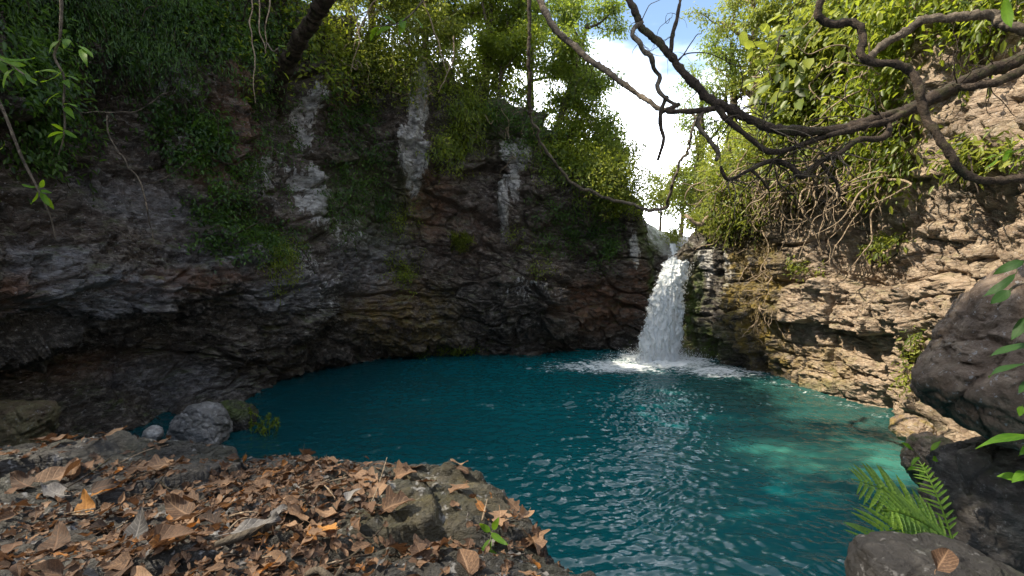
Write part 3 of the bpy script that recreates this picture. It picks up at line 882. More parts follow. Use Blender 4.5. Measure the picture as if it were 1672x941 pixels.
# the little feeder cascade behind the lip
nu, nt = 16, 50
U, T = np.meshgrid(np.linspace(0, 1, nu), np.linspace(0, 1, nt), indexing='ij')
pf = np.array([at(1093 + 9 * u + 5 * t, 398 + 24 * t, 18.9 - 1.2 * t - .12 * math.sin(u * 3.14)) for u, t in zip(U.ravel(), T.ravel())])
pf[:, 0] += .05 * fbm(pf * np.array([6, 6, 3]), 3, seed=58)
mesh_obj('feeder_cascade', pf - np.array(fl.location), grid_quads(nu, nt), None, M['fall'], fl, True, {'dense': .8 * sstep(-.1, .3, np.minimum(U, 1 - U).ravel())})

# ------------------------------------------------------------------ plants clinging to the cliff
_face = ((CP_ - EYE) * NP_).sum(1) / np.linalg.norm(CP_ - EYE, axis=1)
UPZ = np.array([0, 0, 1.0])
def pick(ells, n, vmax=11.6, facing=.35):
    """Cliff vertices inside pixel ellipses of the photograph that face the pool."""
    w = np.zeros(len(CP_))
    for cx, cy, rx, ry, *rot in ells:
        a = math.radians(rot[0]) if rot else 0
        x, y = CPX - cx, CPY - cy
        q = ((x * math.cos(a) + y * math.sin(a)) / rx) ** 2 + ((-x * math.sin(a) + y * math.cos(a)) / ry) ** 2
        w = np.maximum(w, np.exp(-q * 1.2) * (q < 2.2))
    w = w * (CP_[:, 1] > 2.5) * (vv < vmax) * (_face < facing)
    if w.sum() <= 0:
        return np.zeros(0, int)
    return RNG.choice(len(CP_), n, p=w / w.sum())

def patch(name, label, cat, ells, n, mat, size=.10, thick=.35, hang=.6, clump=26, sig=.16, stems=10, group=None, width=.46, vmax=11.6, stemmat='bark', strands=0, slen=1.2, kind=None, stl=.8, facing=.35):
    nc = max(n // clump, 3)
    ci = pick(ells, nc, vmax, facing)
    if not len(ci):
        print('EMPTY PATCH', label); return
    cN = unit(NP_[ci] * .75 + N0[ci] * .5 + UPZ * .15)
    cP = CP_[ci] + cN * (RNG.random((nc, 1)) ** 1.3 * thick)
    k = RNG.integers(0, nc, n)
    pos = cP[k] + RNG.normal(0, sig, (n, 3)) * np.array([1, 1, .8])
    nn = cN[k]
    tip = unit(-UPZ * hang + nn * .55 + RNG.normal(0, .45, (n, 3)))
    nr = unit(nn * .7 + UPZ * .6 + RNG.normal(0, .4, (n, 3)))
    A = Acc()
    v, q, t = leaves(pos, tip, nr, size * RNG.uniform(.55, 1.25, n), width)
    A.add(v, q, t)
    S = Acc()
    for j in range(stems):
        c0 = cP[RNG.integers(nc)]
        L = stl * RNG.uniform(.6, 1.5)
        pts = [c0 - nn[0] * .15]
        d = unit(-UPZ * hang + nn[0] * .3 + RNG.normal(0, .6, 3))
        for s in range(7):
            d = unit(d + RNG.normal(0, .5, 3) - UPZ * .15)
            pts.append(pts[-1] + d * L / 7)
        v, q = tube(smooth_path(pts, .07), [RNG.uniform(.010, .028) * (1 if stl < 1 else 1.2), .008], 4)
        S.add(v, q)
    for j in range(strands):                               # leafy streamers hanging clear of the rock
        m = RNG.integers(nc)
        c0 = cP[m] + cN[m] * .1
        L = slen * RNG.uniform(.5, 1.2)
        s = np.linspace(0, 1, 14)
        path = c0 + cN[m] * (.25 * np.sin(s * 1.8))[:, None] - UPZ * (s ** 1.25 * L)[:, None] + np.cumsum(RNG.normal(0, .018, (14, 3)), 0)
        v, q = tube(path, [.008, .003], 4)
        S.add(v, q)
        ml = int(16 * L / size * .11) + 6
        ss = RNG.random(ml)
        pp = np.stack([np.interp(ss, s, path[:, a]) for a in range(3)], 1)
        v, q, t = leaves(pp, -UPZ * 1.0 + RNG.normal(0, .55, (ml, 3)), cN[m] + RNG.normal(0, .5, (ml, 3)), size * RNG.uniform(.5, 1.1, ml), width)
        A.add(v, q, t)
    nleafq = sum(len(q) for q in A.q)
    for v, q, t in zip(S.v, S.q, S.t):
        A.v.append(v); A.t.append(t)
    off = A.n
    A.q += [q + off for q in S.q]
    V = np.concatenate(A.v)
    org = cP[0]
    o = mesh_obj(name, V - org, np.concatenate(A.q), None, M[mat], None, True, {'tint': np.concatenate(A.t)})
    o.location = org
    o.data.materials.append(M[stemmat])
    mi = np.zeros(len(o.data.polygons), np.int32); mi[nleafq:] = 1
    o.data.polygons.foreach_set('material_index', mi)
    return tag(o, label, cat, group, kind)

GV = 'creepers on the dark left cliff'
# left cliff, upper band
patch('hanging_fern', 'thick dark green curtain of fine hanging fronds at the top of the left cliff', 'fern', [(215, 60, 95, 70, 0), (120, 30, 110, 45)], 11000, 'ivy', .11, .75, 1.0, 40, .17, 20, GV, .26, strands=70, slen=.8)
patch('creeper', 'dark creeper mass in the top corner of the left cliff', 'creeper', [(30, 110, 90, 90), (60, 220, 70, 60)], 4500, 'ivy', .13, .6, .6, 30, .2, 24, GV, .42, strands=14)
patch('creeper', 'creeper spreading down the left cliff below the hanging fern curtain', 'creeper', [(320, 235, 60, 45, 30), (280, 190, 50, 40)], 3600, 'ivy', .11, .35, .5, 26, .15, 10, GV, .5, strands=10, slen=.5)
patch('creeper', 'small leaved creeper on the grey ledge halfway down the left cliff', 'creeper', [(365, 370, 48, 44), (340, 330, 40, 30)], 3000, 'ivy', .09, .3, .4, 26, .13, 8, GV, .55, strands=6, slen=.4)
patch('creeper', 'sparse creeper draped beneath the red earth streak', 'creeper', [(405, 300, 24, 60, 0), (440, 390, 44, 34)], 2300, 'ivy', .085, .3, .7, 20, .12, 8, GV, .46, strands=10, slen=.6)
patch('creeper', 'olive creeper tuft hanging left of the brown buttress', 'creeper', [(455, 420, 22, 40)], 1300, 'shrub', .085, .3, .9, 22, .11, 6, GV, .3, strands=10, slen=.6)
patch('creeper', 'dark leafy band along the brow of the left cliff beside the hanging vines', 'creeper', [(400, 55, 90, 50), (330, 20, 70, 30)], 6000, 'ivy', .12, .6, .6, 32, .2, 20, GV, .4, strands=40, slen=.9)
patch('creeper', 'creeper wrapped round the pale flowstone ribs of the left cliff', 'creeper', [(430, 160, 34, 70), (470, 240, 30, 60)], 1700, 'ivy', .09, .3, .6, 20, .12, 12, GV, .46, strands=10, slen=.6)
patch('creeper', 'green creeper filling the gully left of the white rock pillar', 'creeper', [(570, 190, 50, 70), (600, 260, 40, 60)], 3600, 'ivy', .10, .4, .5, 24, .16, 16, GV, .5, strands=14, slen=.6)
patch('creeper', 'thin creeper trailing below the gully on the mid cliff', 'creeper', [(560, 330, 40, 50), (620, 340, 36, 26)], 2200, 'ivy', .085, .28, .8, 18, .12, 10, GV, .42, strands=12, slen=.6)
patch('creeper', 'yellow green weeds on the rounded rocks above the pool', 'creeper', [(660, 440, 26, 26), (655, 365, 18, 36)], 1500, 'shrub', .085, .25, .4, 20, .10, 6, GV, .4)
patch('grass_tuft', 'bright lime green grass tuft on the mid cliff ledge', 'grass tuft', [(748, 396, 13, 13)], 900, 'sunny', .16, .2, -.4, 45, .06, 0, None, .1)
patch('creeper', 'low green weeds along the waterline of the back cliff', 'creeper', [(735, 574, 40, 9), (700, 578, 20, 6)], 900, 'shrub', .075, .2, .1, 16, .08, 4, GV, .4)
patch('creeper', 'leafy creeper on the dark cliff left of the waterfall', 'creeper', [(925, 385, 52, 30), (985, 380, 24, 50), (905, 350, 30, 20)], 4200, 'ivy', .095, .4, .6, 24, .14, 14, GV, .42, strands=16, slen=.6)
patch('creeper', 'small creeper below the white drip streaks on the back cliff', 'creeper', [(850, 385, 20, 26), (880, 440, 20, 22)], 700, 'shrub', .08, .22, .6, 16, .1, 6, GV, .4)
patch('shrub', 'bright green bush hanging over the brow right of the white rock pillar', 'shrub', [(755, 185, 36, 55), (735, 245, 26, 34)], 6500, 'shrub', .12, .6, .7, 26, .16, 12, None, .34, strands=30, slen=.7)
patch('shrub', 'tangled bush of dry stems and leaves on the brow above the white rock pillar', 'shrub', [(640, 110, 70, 50), (590, 80, 60, 40)], 12000, 'sunny', .11, 1.0, .3, 24, .24, 60, None, .36, stemmat='paleroot', strands=20)
patch('shrub', 'grey green low bush on the brow under the long hanging liana', 'shrub', [(815, 195, 50, 26), (860, 220, 36, 30)], 4800, 'ivy', .10, .6, .2, 22, .18, 40, None, .36, stemmat='paleroot')
patch('shrub', 'dark bush spilling down the brow left of the notch', 'shrub', [(920, 260, 44, 40), (965, 300, 40, 26)], 6500, 'tree', .11, .7, .5, 24, .18, 16, None, .42, strands=14, slen=.6)
patch('shrub', 'green bush along the low brow just left of the waterfall', 'shrub', [(1015, 330, 36, 16), (1055, 345, 26, 12)], 2600, 'shrub', .10, .5, .4, 22, .14, 10, None, .4, strands=8, slen=.4)
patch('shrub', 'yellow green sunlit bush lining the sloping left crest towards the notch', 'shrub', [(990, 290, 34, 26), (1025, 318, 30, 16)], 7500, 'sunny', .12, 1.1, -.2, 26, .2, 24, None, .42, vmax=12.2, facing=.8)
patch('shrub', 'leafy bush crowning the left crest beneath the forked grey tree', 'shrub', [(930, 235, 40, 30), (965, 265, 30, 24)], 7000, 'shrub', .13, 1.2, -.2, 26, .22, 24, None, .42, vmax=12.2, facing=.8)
# right cliff
GR = 'creepers on the sunlit right cliff'
patch('creeper', 'lime green ferns at the lip right of the waterfall', 'creeper', [(1098, 385, 12, 16), (1120, 362, 26, 14)], 1800, 'sunny', .12, .4, .2, 20, .11, 6, GR, .3)
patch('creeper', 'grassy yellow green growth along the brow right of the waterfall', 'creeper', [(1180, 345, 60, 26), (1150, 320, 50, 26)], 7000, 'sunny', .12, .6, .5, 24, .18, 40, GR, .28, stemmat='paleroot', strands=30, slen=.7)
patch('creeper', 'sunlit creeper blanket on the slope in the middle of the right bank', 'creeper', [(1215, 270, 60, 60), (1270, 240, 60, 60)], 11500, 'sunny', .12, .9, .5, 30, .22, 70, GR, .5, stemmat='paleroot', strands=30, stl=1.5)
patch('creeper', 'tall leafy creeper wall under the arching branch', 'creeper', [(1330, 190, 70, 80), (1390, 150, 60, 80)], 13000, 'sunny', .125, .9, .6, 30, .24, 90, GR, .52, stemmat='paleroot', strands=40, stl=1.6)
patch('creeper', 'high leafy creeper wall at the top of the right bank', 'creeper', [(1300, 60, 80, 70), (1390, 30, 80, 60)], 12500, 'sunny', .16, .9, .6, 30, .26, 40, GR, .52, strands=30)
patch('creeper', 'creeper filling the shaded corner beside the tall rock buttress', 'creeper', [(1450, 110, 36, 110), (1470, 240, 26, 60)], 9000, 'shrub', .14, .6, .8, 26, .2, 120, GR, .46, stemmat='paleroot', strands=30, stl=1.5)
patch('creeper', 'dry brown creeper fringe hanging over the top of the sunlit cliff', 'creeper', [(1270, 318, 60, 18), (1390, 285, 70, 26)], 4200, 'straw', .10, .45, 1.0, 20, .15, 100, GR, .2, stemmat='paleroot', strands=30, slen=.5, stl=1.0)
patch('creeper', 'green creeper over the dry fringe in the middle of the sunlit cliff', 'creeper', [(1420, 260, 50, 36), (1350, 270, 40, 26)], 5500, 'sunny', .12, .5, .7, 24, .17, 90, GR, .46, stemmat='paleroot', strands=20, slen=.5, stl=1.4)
patch('creeper', 'leafy sprig tuft hanging on the sunlit cliff face below the fringe', 'creeper', [(1450, 400, 26, 16)], 450, 'sunny', .12, .25, .6, 14, .1, 8, GR, .42)
patch('creeper', 'small weeds on the bright ledge in the middle of the sunlit cliff', 'creeper', [(1315, 440, 30, 12), (1300, 430, 20, 10)], 200, 'sunny', .10, .18, .3, 10, .09, 4, GR, .4)
patch('creeper', 'thin weeds in the crevice beside the huge boulder', 'creeper', [(1500, 560, 12, 26), (1490, 620, 10, 30)], 420, 'sunny', .10, .2, .4, 12, .09, 8, GR, .4)
patch('creeper', 'ochre moss curtain with roots on the shaded cliff right of the waterfall', 'creeper', [(1240, 420, 30, 50), (1235, 500, 20, 60)], 1700, 'straw', .075, .2, 1.0, 20, .1, 50, GR, .2, stemmat='paleroot')
patch('creeper', 'sprigs on the tall rock buttress at the right picture edge', 'creeper', [(1600, 250, 50, 24, -30), (1650, 240, 30, 20)], 600, 'sunny', .14, .3, .4, 12, .12, 24, GR, .34)
patch('creeper', 'leaves hanging from the top of the tall rock buttress', 'creeper', [(1640, 20, 40, 30), (1560, 10, 30, 16)], 900, 'shrub', .15, .4, .8, 14, .15, 20, GR, .4, strands=10)
patch('creeper', 'broad leaved climber with big heart shaped leaves high on the right bank', 'creeper', [(1285, 95, 50, 40), (1330, 130, 50, 40)], 900, 'sunny', .36, 1.3, .7, 12, .3, 20, GR, .62, stl=1.5)
patch('creeper', 'tangle of bare dry vines in the shade below the arching branch', 'creeper', [(1390, 250, 60, 40), (1290, 275, 60, 30)], 500, 'straw', .10, .6, .6, 10, .2, 130, GR, .3, stemmat='paleroot', stl=1.5)
patch('ground_cover', None, None, [(1250, 120, 160, 120), (700, 60, 300, 80), (1400, 30, 150, 80)], 15000, 'shrub', .16, .6, .2, 24, .3, 0, None, .46, vmax=13, kind='stuff')

# ------------------------------------------------------------------ trees on the rims
def make_tree(label, base, height, lean, spread, leafmat, seed, nleaf=9000, size=.13, group='trees on the rim of the gorge', barkm='limb', limbs=7, low=.35, name='tree', clus=.42, flat=.7):
    r = np.random.default_rng(seed)
    base = np.array(base, float)
    rim = np.nonzero((vv > 8.9) & (vv < 12.9))[0]
    j = rim[np.argmin(np.hypot(CP_[rim, 0] - base[0], CP_[rim, 1] - base[1]))]
    if np.hypot(CP_[j, 0] - base[0], CP_[j, 1] - base[1]) < 1.5:
        height += base[2] - CP_[j, 2]
        base[2] = CP_[j, 2]
    height = max(height, 1.5)
    root = tag(empty(name, base), label, 'tree', group)
    B = Acc()
    top = base + np.array([lean[0], lean[1], height * .8])
    s = np.linspace(0, 1, 7)
    tr = base + (top - base) * s[:, None] + np.concatenate([[np.zeros(3)], np.cumsum(r.normal(0, .07 * height / 6, (6, 3)), 0)]) * np.array([1, 1, .3])
    tr = np.concatenate([[base - np.array([0, 0, .6])], tr])
    tr = smooth_path(tr, .12)
    r0 = height * .022
    v, q = tube(tr, [r0 * 1.5, r0, r0 * .8, r0 * .35], 8, .25, seed)
    B.add(v, q)
    ends, L2 = [], []
    for j in range(limbs):
        f = low + (1 - low) * (j + r.random() * .6) / limbs
        p0 = tr[int(f * (len(tr) - 1))]
        az = j * 2.4 + r.uniform(-.5, .5)
        ln = spread * r.uniform(.65, 1.1) * (1.1 - .45 * f)
        d = unit([math.cos(az), math.sin(az), r.uniform(.25, .9)])
        pts = [p0]
        for k in range(5):
            d = unit(d + r.normal(0, .22, 3) + UPZ * .05)
            pts.append(pts[-1] + d * ln / 5)
        pa = smooth_path(pts, .12)
        v, q = tube(pa, [r0 * .5, r0 * .16], 6, .2, seed + j)
        B.add(v, q)
        for k in range(6):
            g = r.uniform(.3, 1.0)
            q0 = pa[int(g * (len(pa) - 1))]
            d2 = unit(d * .6 + r.normal(0, .7, 3) + UPZ * .25)
            l2 = spread * r.uniform(.25, .5)
            pts2 = [q0]
            for m in range(4):
                d2 = unit(d2 + r.normal(0, .28, 3))
                pts2.append(pts2[-1] + d2 * l2 / 4)
            pb = smooth_path(pts2, .12)
            v, q = tube(pb, [r0 * .18, r0 * .07], 5)
            B.add(v, q)
            ends += [pb[-1], pb[len(pb) // 2]]
            for m in range(2):
                d3 = unit(d2 + r.normal(0, .7, 3))
                e3 = pb[-1 - m * 2] + d3 * spread * r.uniform(.12, .25)
                v, q = tube(np.array([pb[-1 - m * 2], e3]), [r0 * .07, r0 * .04], 4)
                B.add(v, q)
                ends.append(e3)
        ends.append(pa[-1])
    ends.append(tr[-1])
    ends = np.array(ends)
    cw = r.uniform(.3, 1.2, len(ends))
    k = r.choice(len(ends), nleaf, p=cw / cw.sum())
    off = r.normal(0, clus * .42, (nleaf, 3)) * np.array([1, 1, flat])
    pos = ends[k] + off
    tip = unit(off * 1.2 + r.normal(0, .5, (nleaf, 3)) * .6 - UPZ * .25)
    nr = unit(UPZ * .9 + r.normal(0, .55, (nleaf, 3)))
    A = Acc()
    v, q, t = leaves(pos, tip, nr, size * r.uniform(.6, 1.25, nleaf), .46)
    A.add(v, q, t)
    B.build('trunk', M[barkm], root)
    A.build('crown', M[leafmat], root)
    return root

make_tree('bushy tree at the top left of the brow with a thick dark leaning trunk', at(520, 95, 13.5), 4.6, (.8, .6), 2.3, 'sunny', 101, 12000, .15)
make_tree('slim pale stemmed tree above the white rock pillar', at(600, 110, 17.5), 6.5, (.4, .5), 2.6, 'sunny', 102, 15000, .14, barkm='paleroot')
make_tree('leafy tree with several pale stems behind the brow bush', at(690, 130, 18.5), 6.0, (.2, .5), 2.7, 'shrub', 103, 15000, .14, barkm='paleroot')
make_tree('tall dark tree left of the long hanging liana', at(790, 185, 19.0), 6.6, (.1, .4), 2.6, 'shrub', 104, 11000, .14)
make_tree('tall dark tree right of the long hanging liana', at(865, 205, 19.5), 6.4, (.1, .3), 2.2, 'tree', 105, 10000, .14)
make_tree('open dark tree with forked grey limbs leaning into the sky gap', at(905, 205, 18.7), 4.6, (1.1, 0), 1.75, 'tree', 106, 10000, .13, limbs=6, low=.45)
make_tree('rounded tree low on the brow below the forked grey tree', at(925, 290, 19.0), 3.2, (.5, 0), 1.5, 'tree', 107, 6500, .12)
make_tree('small dark tree reaching over the sky gap above the low brow', at(975, 330, 19.2), 2.9, (.45, 0), 1.15, 'tree', 108, 4500, .11)
make_tree('yellow green sunlit sapling at the low end of the left brow', at(1005, 350, 20.0), 2.0, (.15, 0), .95, 'sunny', 109, 2800, .11)
make_tree('pale distant tree seen through the gap above the waterfall', at(1078, 372, 29), 2.9, (0, 0), 1.4, 'sunny', 110, 3200, .15)
make_tree('second distant tree behind the notch with an orange tinge', at(1112, 368, 27), 3.6, (.3, 0), 1.6, 'sunny', 111, 4200, .15)
make_tree('bluish dark slender tree standing at the right of the sky gap', at(1150, 330, 22), 6.2, (-.2, 0), 1.7, 'tree', 112, 6000, .12, limbs=8, low=.25)
make_tree('small leaved tree right of the sky gap with airy twigs', at(1190, 290, 21), 7.2, (-.3, 0), 2.0, 'tree', 113, 8500, .12, limbs=8, low=.3)
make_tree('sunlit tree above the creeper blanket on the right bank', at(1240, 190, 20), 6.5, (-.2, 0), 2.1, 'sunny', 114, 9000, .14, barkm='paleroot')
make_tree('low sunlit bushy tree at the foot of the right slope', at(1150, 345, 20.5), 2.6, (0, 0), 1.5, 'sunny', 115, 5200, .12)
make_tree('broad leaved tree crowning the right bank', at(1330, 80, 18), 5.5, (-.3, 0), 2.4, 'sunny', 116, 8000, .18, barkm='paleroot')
make_tree('leafy tree behind the tall rock buttress', at(1450, 60, 16), 5.0, (0, 0), 2.2, 'shrub', 117, 7000, .16)
make_tree('shrubby tree with yellow green leaves low on the brow under the slim pale tree', at(570, 110, 16.5), 3.2, (.2, .2), 2.0, 'sunny', 118, 9000, .13, low=.15, barkm='paleroot')
make_tree('shrubby tree low on the brow in front of the several stemmed tree', at(690, 150, 17.6), 3.0, (.2, .0), 2.0, 'sunny', 119, 8000, .13, low=.15, barkm='paleroot')
make_tree('dense low tree at the foot of the tall dark trees', at(815, 195, 18.6), 3.2, (.2, .2), 1.9, 'shrub', 120, 9000, .13, low=.15)
# unseen trees added on the left rim to shade the pool and the boulder
for i, (x, y, z, hgt, sp) in enumerate([(-8.8, 10.8, 12.8, 3.9, 2.4), (-9.9, 6.6, 13.2, 5.2, 2.6), (-9.9, 3.0, 10.0, 9.2, 2.6), (-9.4, 2.3, 8.2, 7.4, 2.1)]):
    make_tree(['unseen spreading tree added on the left rim to shade the pool', 'unseen tall tree added on the left rim to shade the right water', 'unseen leaning tall tree added on the left rim to shade the huge boulder', 'unseen tree added on the left rim to shade the near water'][i],
              (x, y, z), hgt, (.8, 0), sp, 'shrub', 130 + i, [6500, 6500, 13000, 11000][i], .18)

# ------------------------------------------------------------------ branches and lianas over the pool
def limb(name, pts, rad, mat, parent=None, sides=8, wob=.02, seed=0, rough=.35, step=.035):
    """pts: (px, py, Y) rows traced from the photograph with their own distance."""
    P = np.array([at(*p) for p in pts])
    pa = smooth_path(P, step)
    r = np.random.default_rng(seed)
    n = len(pa)
    t = np.linspace(0, n * step, n)
    pa = pa + np.stack([fbm(np.stack([t * 2.2, t * 0 + k * 9.7 + seed, t * 0], 1), 3, seed=seed) for k in range(3)], 1) * wob
    lump = 1 + .16 * gnoise(np.stack([t * 5, t * 0 + seed * 3.3, t * 0], 1)) + .10 * gnoise(np.stack([t * 14, t * 0 + seed, t * 0 + 4], 1))
    rr = np.interp(np.linspace(0, 1, n), np.linspace(0, 1, len(rad)), rad) * lump
    v, q = tube(pa, rr, sides, rough, seed)
    if parent is not None:
        v = v - np.array(parent.location)
        return mesh_obj(name, v, q, None, mat, parent)
    o = mesh_obj(name, v - pa[0], q, None, mat)
    o.location = pa[0]
    return o
def twiglet(parent, start, d, L, rad, seed, mat, kink=.5, name='twig', n=7):
    r = np.random.default_rng(seed)
    p = [np.array(start)]
    d = unit(np.array(d, float))
    for k in range(n):
        d = unit(d + r.normal(0, kink, 3) * .6 - UPZ * .06)
        p.append(p[-1] + d * L / n)
    pa = smooth_path(p, .03)
    v, q = tube(pa, [rad, rad * .35], 5)
    return mesh_obj(name, v - np.array(parent.location), q, None, mat, parent)

big = limb('tree_branch', [(1012, -60, 5.6), (1030, 2, 5.5), (1046, 38, 5.45), (1078, 72, 5.4), (1102, 104, 5.35), (1132, 138, 5.3), (1166, 167, 5.25), (1200, 182, 5.2), (1246, 206, 5.15), (1300, 217, 5.1),
            (1370, 211, 5.1), (1440, 193, 5.1), (1500, 170, 5.15), (1560, 143, 5.2), (1620, 116, 5.3), (1680, 92, 5.4), (1780, 50, 5.6), (1900, -10, 5.9)],
           [.033, .037, .040, .043, .047, .052, .058, .07, .085], M['bark'], seed=1, wob=.03)
tag(big, 'thick dark gnarled branch arching down across the sky gap and up to the right', 'branch')
def side(pts, rad, seed, mat='bark', wob=.02, name='side_branch', parent=big):
    return limb(name, pts, rad, M[mat], parent, 8 if max(rad) > .02 else 6, wob, seed, .3)
side([(1046, 38, 5.45), (1034, 46, 5.4), (1031, 58, 5.38), (1043, 69, 5.3), (1049, 84, 5.3), (1062, 93, 5.25), (1066, 110, 5.3), (1078, 124, 5.35), (1074, 142, 5.25), (1088, 160, 5.2), (1108, 172, 5.2)],
     [.026, .023, .025, .02, .022, .016], 2, 'limb')
side([(1088, 158, 5.25), (1080, 182, 5.2), (1078, 205, 5.2), (1084, 228, 5.2), (1076, 262, 5.2)], [.024, .02, .014], 3)
side([(1166, 167, 5.25), (1186, 192, 5.2), (1220, 222, 5.15), (1252, 246, 5.1), (1300, 240, 5.1), (1346, 222, 5.1), (1392, 208, 5.1)], [.032, .027, .027, .028, .03], 4)
side([(1110, 0, 5.5), (1106, 30, 5.45), (1096, 60, 5.4), (1094, 84, 5.35)], [.018, .02, .024], 5)
side([(1108, 172, 5.2), (1090, 184, 5.15), (1130, 182, 5.2), (1166, 178, 5.2)], [.022, .026, .03], 6)
side([(1440, 193, 5.1), (1450, 210, 5.0), (1436, 226, 4.95), (1400, 228, 4.95), (1372, 250, 4.95), (1340, 262, 5.0), (1310, 288, 5.0), (1290, 272, 5.05), (1262, 262, 5.1), (1228, 276, 5.15), (1190, 292, 5.2), (1178, 270, 5.2)],
     [.026, .028, .026, .031, .026, .02, .014], 7)
side([(1340, 262, 5.0), (1352, 284, 5.0), (1368, 300, 5.0), (1372, 322, 5.0)], [.022, .016, .010], 8)
side([(1228, 276, 5.15), (1246, 296, 5.15), (1256, 312, 5.15)], [.018, .012, .007], 9)
side([(1150, 182, 5.2), (1140, 205, 5.2), (1160, 232, 5.15), (1172, 250, 5.15), (1168, 264, 5.15)], [.02, .022, .024, .018], 10, 'limb')
side([(1500, 170, 5.15), (1450, 196, 5.05), (1400, 210, 5.0), (1350, 224, 5.0)], [.03, .034, .026], 13)
side([(1560, 143, 5.2), (1600, 140, 5.1), (1640, 128, 5.1), (1700, 100, 5.2)], [.03, .04, .05], 14)
tw = np.random.default_rng(77)
bp = [at(*p) for p in [(1046, 38, 5.45), (1102, 104, 5.35), (1200, 182, 5.2), (1246, 206, 5.15), (1300, 240, 5.1), (1440, 193, 5.1), (1370, 250, 4.95), (1320, 280, 5), (1262, 262, 5.1), (1190, 292, 5.2), (1560, 143, 5.2), (1620, 116, 5.3)]]
for k in range(110):
    p = bp[k % len(bp)] if k % len(bp) > 1 or k < 24 else bp[3 + k % 8]
    twiglet(big, p, tw.normal(0, 1, 3) * np.array([1, .4, .8]) - UPZ * .25, tw.uniform(.25, .85), tw.uniform(.004, .009), 200 + k, M['bark'] if k % 3 else M['limb'])
for k in range(12):                                     # hair-fine dead twigs against the sky
    twiglet(big, at(*[(1096, 60, 5.4), (1078, 205, 5.2), (1094, 30, 5.45), (1046, 68, 5.35)][k % 4]), tw.normal(0, 1, 3) * np.array([1, .3, .6]) - UPZ * .5, tw.uniform(.3, .7), .0032, 300 + k, M['bark'], .7)

loop = limb('liana', [(1352, -60, 4.8), (1340, 0, 4.8), (1336, 28, 4.8), (1352, 41, 4.8), (1384, 37, 4.8), (1404, 44, 4.78), (1410, 66, 4.75), (1408, 92, 4.72), (1426, 101, 4.7), (1468, 105, 4.68), (1492, 122, 4.65),
             (1504, 156, 4.6), (1512, 192, 4.6), (1528, 226, 4.55), (1552, 258, 4.5), (1584, 286, 4.5), (1624, 295, 4.5), (1680, 292, 4.5), (1800, 270, 4.6), (1960, 200, 5.0)],
            [.036, .033, .037, .033, .036, .037, .036, .035, .04], M['bark'], seed=21, wob=.025)
tag(loop, 'smooth dark liana looping down in a wide S at the right picture edge', 'liana')
o = limb('tree_branch', [(1420, 92, 6.0), (1448, 70, 6.0), (1486, 46, 6.0), (1524, 30, 6.0), (1576, 28, 5.95), (1622, 24, 5.9), (1640, 40, 5.85), (1690, 52, 5.8), (1800, 60, 6.0), (1940, 40, 6.4)],
         [.040, .046, .05, .055, .06], M['limb'], seed=22)
tag(o, 'pale straight branch slanting up behind the S shaped liana', 'branch')
o = limb('tree_branch', [(874, -50, 9.2), (882, 0, 9.0), (892, 28, 8.9), (922, 62, 8.8), (962, 96, 8.6), (1002, 127, 8.4), (1040, 151, 8.2), (1074, 176, 8.0), (1100, 184, 7.9), (1150, 180, 7.8), (1176, 164, 7.7)],
         [.06, .056, .056, .048, .04, .036, .03], M['limb'], seed=23, wob=.04)
tag(o, 'pale brown branch sweeping down across the sky gap from the tall trees', 'branch')
for k in range(9):
    twiglet(o, at(*[(962, 96, 8.6), (1002, 127, 8.4), (1040, 151, 8.2)][k % 3]), tw.normal(0, 1, 3) * np.array([.7, .3, .4]) - UPZ * .6, tw.uniform(.3, .8), .006, 340 + k, M['bark'])
o = limb('liana', [(866, -60, 12.0), (864, 40, 12.0), (863, 110, 12.1), (866, 188, 12.4)], [.05, .045, .04, .05], M['bark'], seed=24, wob=.04)
tag(o, 'straight dark liana hanging vertically in front of the tall trees', 'liana')
o = limb('liana', [(866, 188, 12.4), (880, 228, 12.8), (902, 262, 13.2), (930, 292, 13.6), (962, 312, 14.0), (1000, 324, 14.2), (1040, 336, 14.2), (1084, 342, 14.0), (1092, 312, 13.6), (1096, 296, 13.4), (1112, 266, 13.2), (1124, 240, 13.0),
                   (1132, 214, 12.8), (1142, 180, 12.6)], [.030, .038, .046, .042, .048, .040, .036, .032, .028], M['limb'], seed=25, wob=.10)
tag(o, 'long twisted pale liana dipping to the notch above the waterfall and up again', 'liana')
o = limb('root', [(1120, 352, 16.0), (1140, 366, 15.9), (1160, 350, 15.8), (1182, 330, 15.6), (1212, 318, 15.3), (1250, 322, 15.0)], [.05, .06, .07, .07, .05], M['paleroot'], seed=26, wob=.08)
tag(o, 'whitish crooked root lying across the brow right of the waterfall', 'root')
o = limb('tree', [(440, 210, 15.0), (462, 130, 13.6), (484, 72, 12.4), (514, 26, 11.6), (545, -16, 11.0), (590, -80, 10.6)], [.20, .19, .17, .16, .15], M['bark'], seed=27, wob=.06)
tag(o, 'dark leaning tree trunk at the top of the picture over the left cliff', 'tree')
o = limb('tree', [(1340, 210, 13.5), (1352, 120, 13.6), (1348, 60, 13.8), (1356, -30, 14)], [.16, .15, .14, .13], M['paleroot'], seed=28, wob=.08)
tag(o, 'pale sunlit tree trunk half buried in the creeper wall on the right bank', 'tree')
o = limb('tree', [(1480, 170, 9.4), (1486, 120, 9.4), (1500, 60, 9.4), (1516, -30, 9.5)], [.06, .07, .07, .06], M['paleroot'], seed=29, wob=.08)
tag(o, 'slim pale tree stem climbing beside the tall rock buttress', 'tree')
